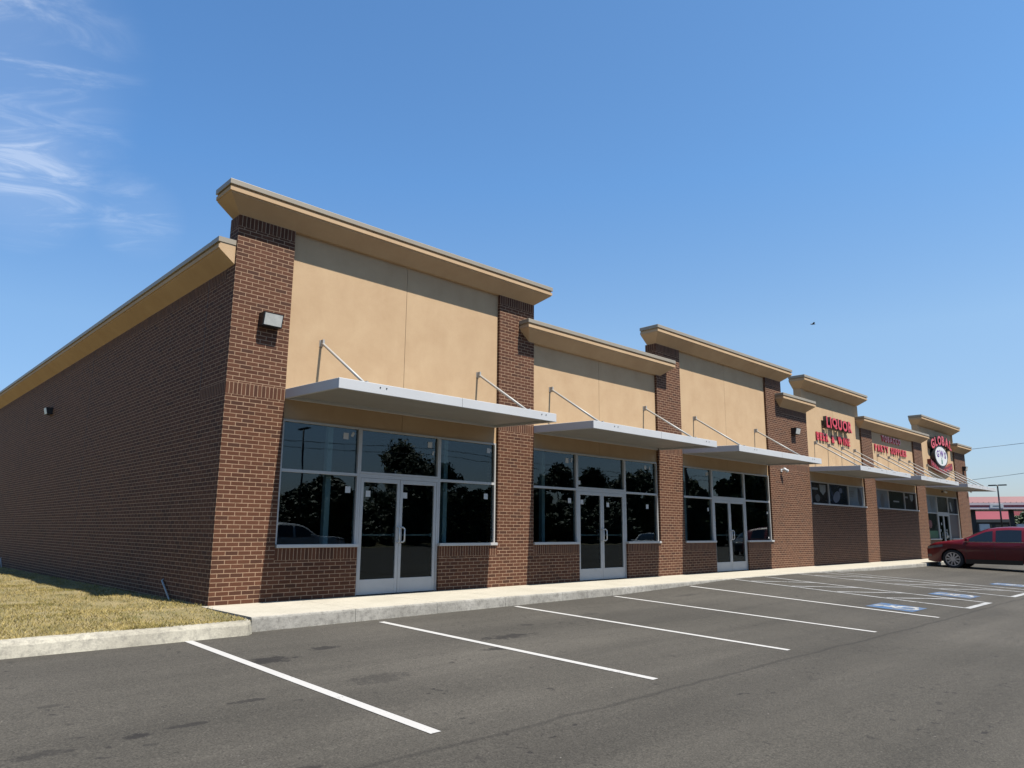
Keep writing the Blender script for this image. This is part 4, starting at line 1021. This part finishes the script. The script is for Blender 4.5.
mb = MB(); mb.box(X0-.09, X0-.055, 8.65, 9.85, 3.86, 4.28); sp_ = mb.build('sign_panel', M['white'], gs)
mb = MB(); mb.box(X0-.1, X0-.091, 8.95, 9.6, 4.02, 4.12); mb.build('sign_mark', M['decal_grey'], sp_)
for y in (10.9, 7.3, -3.0, -12):
    mb = MB(); mb.box(X0+2, X0+2.4, y, y+.45, -.2, 3.72); mb.build('column', M['black'], gs)
gs.rotation_euler = (0, 0, R(24))
for i, y in enumerate((10.3, 6.9, -4.2)):
    t = thing('fuel_pump', ['white fuel pump left of the dark canopy column', 'white fuel pump under the middle of the red canopy', 'white fuel pump at the right of the red canopy'][i], 'fuel pump', (X0+1.4*math.cos(R(24))-(y-6)*math.sin(R(24)), 6+(y-6)*math.cos(R(24))+1.4*math.sin(R(24)), -.12), R(24), 'pumps under the red canopy')
    mb = MB(); mb.box(-.35, .35, -.5, .5, 0, .18); local(mb.build('plinth', M['curb_old'], None), t)
    mb = MB(); mb.box(-.28, .28, -.42, .42, .18, 1.3); local(mb.build('cabinet', M['dark'], None, bevel=.02), t)
    mb = MB(); mb.box(-.3, .3, -.45, .45, 1.3, 2.3); local(mb.build('display_head', M['white'], None, bevel=.03), t)
    mb = MB(); mb.path([(-.31, .3, 1.2), (-.45, .36, .8), (-.45, .4, .5), (-.31, .42, .9)], .02, 6); local(mb.build('hose', M['black'], None), t)
SX = 116.0
st = thing('fuel_store', 'low shop with red mansard roof behind the fuel pumps', 'building', (SX, 20, -.15))
mb = MB(); mb.quad((SX-.6, 13.6, 3.15), (SX-.6, 32, 3.15), (SX+1.0, 32, 4.55), (SX+1.0, 13.6, 4.55)); mb.quad((SX+1, 13.6, 4.55), (SX+1, 32, 4.55), (SX+12, 32, 4.55), (SX+12, 13.6, 4.55)); mb.poly([(SX-.6, 13.6, 3.15), (SX+12, 13.6, 3.15), (SX+12, 13.6, 4.55), (SX+1.0, 13.6, 4.55)]); mb.build('roof', M['redroof'], st)
mb = MB(); mb.box(SX-.5, SX+12, 13.7, 31.9, 2.72, 3.14); mb.build('soffit', M['tan'], st)
mb = MB(); mb.box(SX, SX+12, 14.0, 31.7, -.2, 2.72); mb.build('wall', M['dark'], st)
for y in frange(14.4, 29.6, 1.9): 
    mb = MB(); mb.box(SX-.04, SX-.005, y, y+1.5, .5, 2.4); mb.build('window', M['car_glass'], st)

# overhead wires between two utility poles
M['wood'] = simple('weathered_pole_wood', (.14, .10, .07), .9, var=.2)
for i, y in enumerate((-30, 86)):
    t = thing('utility_pole', ['weathered wooden utility pole beside the lot', 'weathered wooden utility pole far behind the shops'][i], 'utility pole', (60, y, -.4), 0, 'poles that carry the overhead wires')
    mb = MB(); mb.tube((0, 0, -.4), (0, 0, 11.6), .17, 10, 0, .11); local(mb.build('pole', M['wood'], None), t)
    mb = MB(); mb.box(-1.1, 1.1, -.06, .06, 10.9, 11.05); local(mb.build('crossarm', M['wood'], None), t)
M['wire'] = simple('grey_cable', (.10, .10, .10), .7)
for (zm, k, lab, dx) in ((7.0, .00111, 'upper overhead wire in the sky right of the shops', 0), (4.17, .00198, 'lower overhead wire just above the far canopy end', .35)):
    mb = MB(); pts = [(60+dx, y, zm+k*(y-28.2)**2) for y in frange(-29.8, 85.9, 2.9)]; mb.path(pts, .017, 6)
    o = mb.build('overhead_wire', M['wire']); tag(o, lab, 'wire', 'overhead wires')

for i, z in enumerate((7.9, 8.5)):
    mb = MB(); mb.path([(x, -46, z+.0012*((x-40) % 50-25)**2) for x in frange(-35, 140, 3.5)], .025, 5); o = mb.build('overhead_wire', M['wire']); tag(o, ['lower street wire mirrored in the shop windows', 'upper street wire mirrored in the shop windows'][i], 'wire', 'street wires')
t = thing('utility_pole', 'wooden utility pole mirrored in the second shop window', 'utility pole', (40, -46.2, -.5), 0, 'poles that carry the overhead wires')
mb = MB(); mb.tube((0, 0, -.4), (0, 0, 10.5), .2, 10, 0, .14); local(mb.build('pole', M['wood'], None), t)
# bird
t = thing('bird', 'small dark bird flying in clear sky above the shops', 'bird', tuple(CAM + Vector((.889, .376, .262)).normalized()*62), R(40))
mb = MB()
for (a, ra, b, rb) in (((0, -.16, 0), .012, (0, -.09, .01), .05), ((0, -.09, .01), .05, (0, .08, 0), .055), ((0, .08, 0), .055, (0, .22, -.01), .02)): mb.tube(a, b, ra, 8, 0, rb)
for s in (-1, 1): mb.poly([(s*.03, -.05, .02), (s*.17, -.09, .10), (s*.34, .02, .07), (s*.16, .05, .09), (s*.03, .07, .02)])
local(mb.build('bird_body', M['black'], None), t)

# trees: trunk, limbs and leaf clumps
def leaf_mat(name, c0, c1, c2):
    m, nt, b = new_mat(name); g = nd(nt, "ShaderNodeNewGeometry")
    c = ramp(nt, g.outputs['Random Per Island'], [(0, c0), (.5, c1), (1, c2)]); lk(nt, c, b.inputs['Base Color']); b.inputs['Roughness'].default_value = .6
    return m
M['leaf'] = leaf_mat('tree_leaves', (.022, .045, .012), (.045, .075, .02), (.075, .11, .035)); M['bark'] = simple('tree_bark', (.10, .08, .06), .95, var=.3, bmp=.5)
def tree_meshes(seed, h, r):
    rnd = random.Random(seed); tr = MB(); tr.tube((0, 0, -.6), (.1, .05, h*.3), .28, 9, 0, .2); tr.tube((.1, .05, h*.3), (.0, .2, h*.75), .2, 8, 0, .06)
    cr = MB(); cl = []
    for i in range(9):
        a = rnd.uniform(0, 6.28); d = rnd.uniform(.4, .95)*r; z = h*rnd.uniform(.25, .85); p = (d*math.cos(a), d*math.sin(a), z); tr.tube((.07, .05, h*rnd.uniform(.25, .45)), p, .09, 6, 0, .03); cl.append(p)
    for i in range(58):
        a = rnd.uniform(0, 6.28); z = rnd.uniform(.04, 1.0); w = math.sin(min(1, (1.06-z)/.55)*1.57); d = r*w*math.sqrt(rnd.random()); cl.append((d*math.cos(a), d*math.sin(a), h*z))
    for (x, y, z) in cl:
        cr_ = rnd.uniform(.16, .30)*r
        for k in range(190):
            v3 = Vector((rnd.gauss(0, 1), rnd.gauss(0, 1), rnd.gauss(0, .8))).normalized()*cr_*rnd.random()**.4
            c = Vector((x, y, z))+v3; u = Vector((rnd.gauss(0, 1), rnd.gauss(0, 1), rnd.gauss(0, 1))).normalized(); w_ = u.orthogonal().normalized(); s = rnd.uniform(.16, .36)
            cr.quad(c-u*s, c-w_*s*.6, c+u*s, c+w_*s*.6)
    return tr, cr
def make_tree(seed, h, r, loc, label, group):
    t = thing('tree', label, 'tree', loc, 0, group); tr, cr = tree_meshes(seed, h, r)
    local(tr.build('trunk', M['bark'], None), t); local(cr.build('crown', M['leaf'], None, recalc=False), t); return t
mb = MB(); rnd = random.Random(21)
for _ in range(15000):
    x = rnd.uniform(-10, 300); h = 5.4+1.3*math.sin(x*.21)+.8*math.sin(x*.63); c = Vector((x, -76+rnd.gauss(0, 1.0), -.6+h*rnd.random()**.8)); u = Vector((rnd.gauss(0, 1), rnd.gauss(0, 1), rnd.gauss(0, 1))).normalized(); w_ = u.orthogonal().normalized(); q = rnd.uniform(.4, .9)
    mb.quad(c-u*q, c-w_*q*.7, c+u*q, c+w_*q*.7)
o = mb.build('undergrowth', M['leaf'], recalc=False); tag(o, 'dense dark undergrowth along the far edge of the lot', 'undergrowth', kind='stuff')
mb = MB(); rnd = random.Random(33)
for _ in range(9000):
    x = rnd.uniform(-170, 260); h = 8+1.8*math.sin(x*.11)+1.2*math.sin(x*.37); c = Vector((x, 165+rnd.gauss(0, 3.0), -.6+h*rnd.random()**.8)); u = Vector((rnd.gauss(0, 1), rnd.gauss(0, 1), rnd.gauss(0, 1))).normalized(); w_ = u.orthogonal().normalized(); q = rnd.uniform(.7, 1.5)
    mb.quad(c-u*q, c-w_*q*.7, c+u*q, c+w_*q*.7)
o = mb.build('woodland', M['leaf'], recalc=False); tag(o, 'far off band of dark green woodland behind the building', 'woodland', kind='stuff')
protos = [make_tree(3, 9.0, 4.2, (128, 3.5, -.5), 'dark leafy tree beyond the red fuel canopy', 'trees round the lot'), make_tree(11, 11.0, 4.8, (6, -62, -.6), 'leafy tree across the lot, mirrored in the shop windows', 'trees round the lot')]
rnd = random.Random(5)
for i in range(26):
    c = copy_tree(protos[i % 2]); c.location = (8 + i*4.6 + rnd.uniform(-1.5, 1.5), -57 - 9*(i % 2) + rnd.uniform(-2, 2), -.6); c.rotation_euler = (0, 0, rnd.uniform(0, 6.28)); k = rnd.uniform(.6, 1.1)*(.66 if 20 < c.location.x < 40 else 1); c.scale = (.95, .95, k); c['label'] = 'leafy tree across the lot, mirrored in the shop windows'
for i in range(18):
    c = copy_tree(protos[i % 2]); c.location = (72 + i*6.5 + rnd.uniform(-1, 1), -31 + rnd.uniform(-1.5, 1.5), -.6); c.rotation_euler = (0, 0, rnd.uniform(0, 6.28)); k = rnd.uniform(.85, 1.05); c.scale = (1, 1, k); c['label'] = 'leafy tree across the lot, mirrored in the shop windows'
for i in range(13):
    c = copy_tree(protos[i % 2]); c.location = (133 + i*12 + rnd.uniform(-2, 2), -60 + rnd.uniform(-4, 4), -.6); c.rotation_euler = (0, 0, rnd.uniform(0, 6.28)); k = rnd.uniform(.8, 1.3); c.scale = (1.5, 1.5, k); c['label'] = 'leafy tree across the lot, mirrored in the shop windows'
c = copy_tree(protos[0]); c.location = (107, 10.3, -.4); c.scale = (.48, .48, .46); c['label'] = 'small dark leafy tree behind the right column of the fuel canopy'
c = copy_tree(protos[0]); c.location = (127, 12.4, -.5); c.scale = (.9, .9, .62); c['label'] = 'leafy tree at the right behind the fuel pumps'

# ------------------------------------------------------------------ real-world base colours for this exposure
for m in bpy.data.materials:
    if not m.use_nodes: continue
    b = next((n for n in m.node_tree.nodes if n.type == 'BSDF_PRINCIPLED'), None)
    if b is None: continue
    k = .84 if m.name.startswith(('red_sign', 'dark_red_car')) else .68
    bc = b.inputs['Base Color']
    if bc.is_linked:
        mixn = nd(m.node_tree, "ShaderNodeMix", data_type='RGBA', blend_type='MULTIPLY'); mixn.inputs[0].default_value = 1.0; mixn.inputs[7].default_value = (k, k, k, 1)
        m.node_tree.links.new(bc.links[0].from_socket, mixn.inputs[6]); m.node_tree.links.new(mixn.outputs[2], bc)
    else:
        c_ = bc.default_value; bc.default_value = (c_[0]*k, c_[1]*k, c_[2]*k, 1)
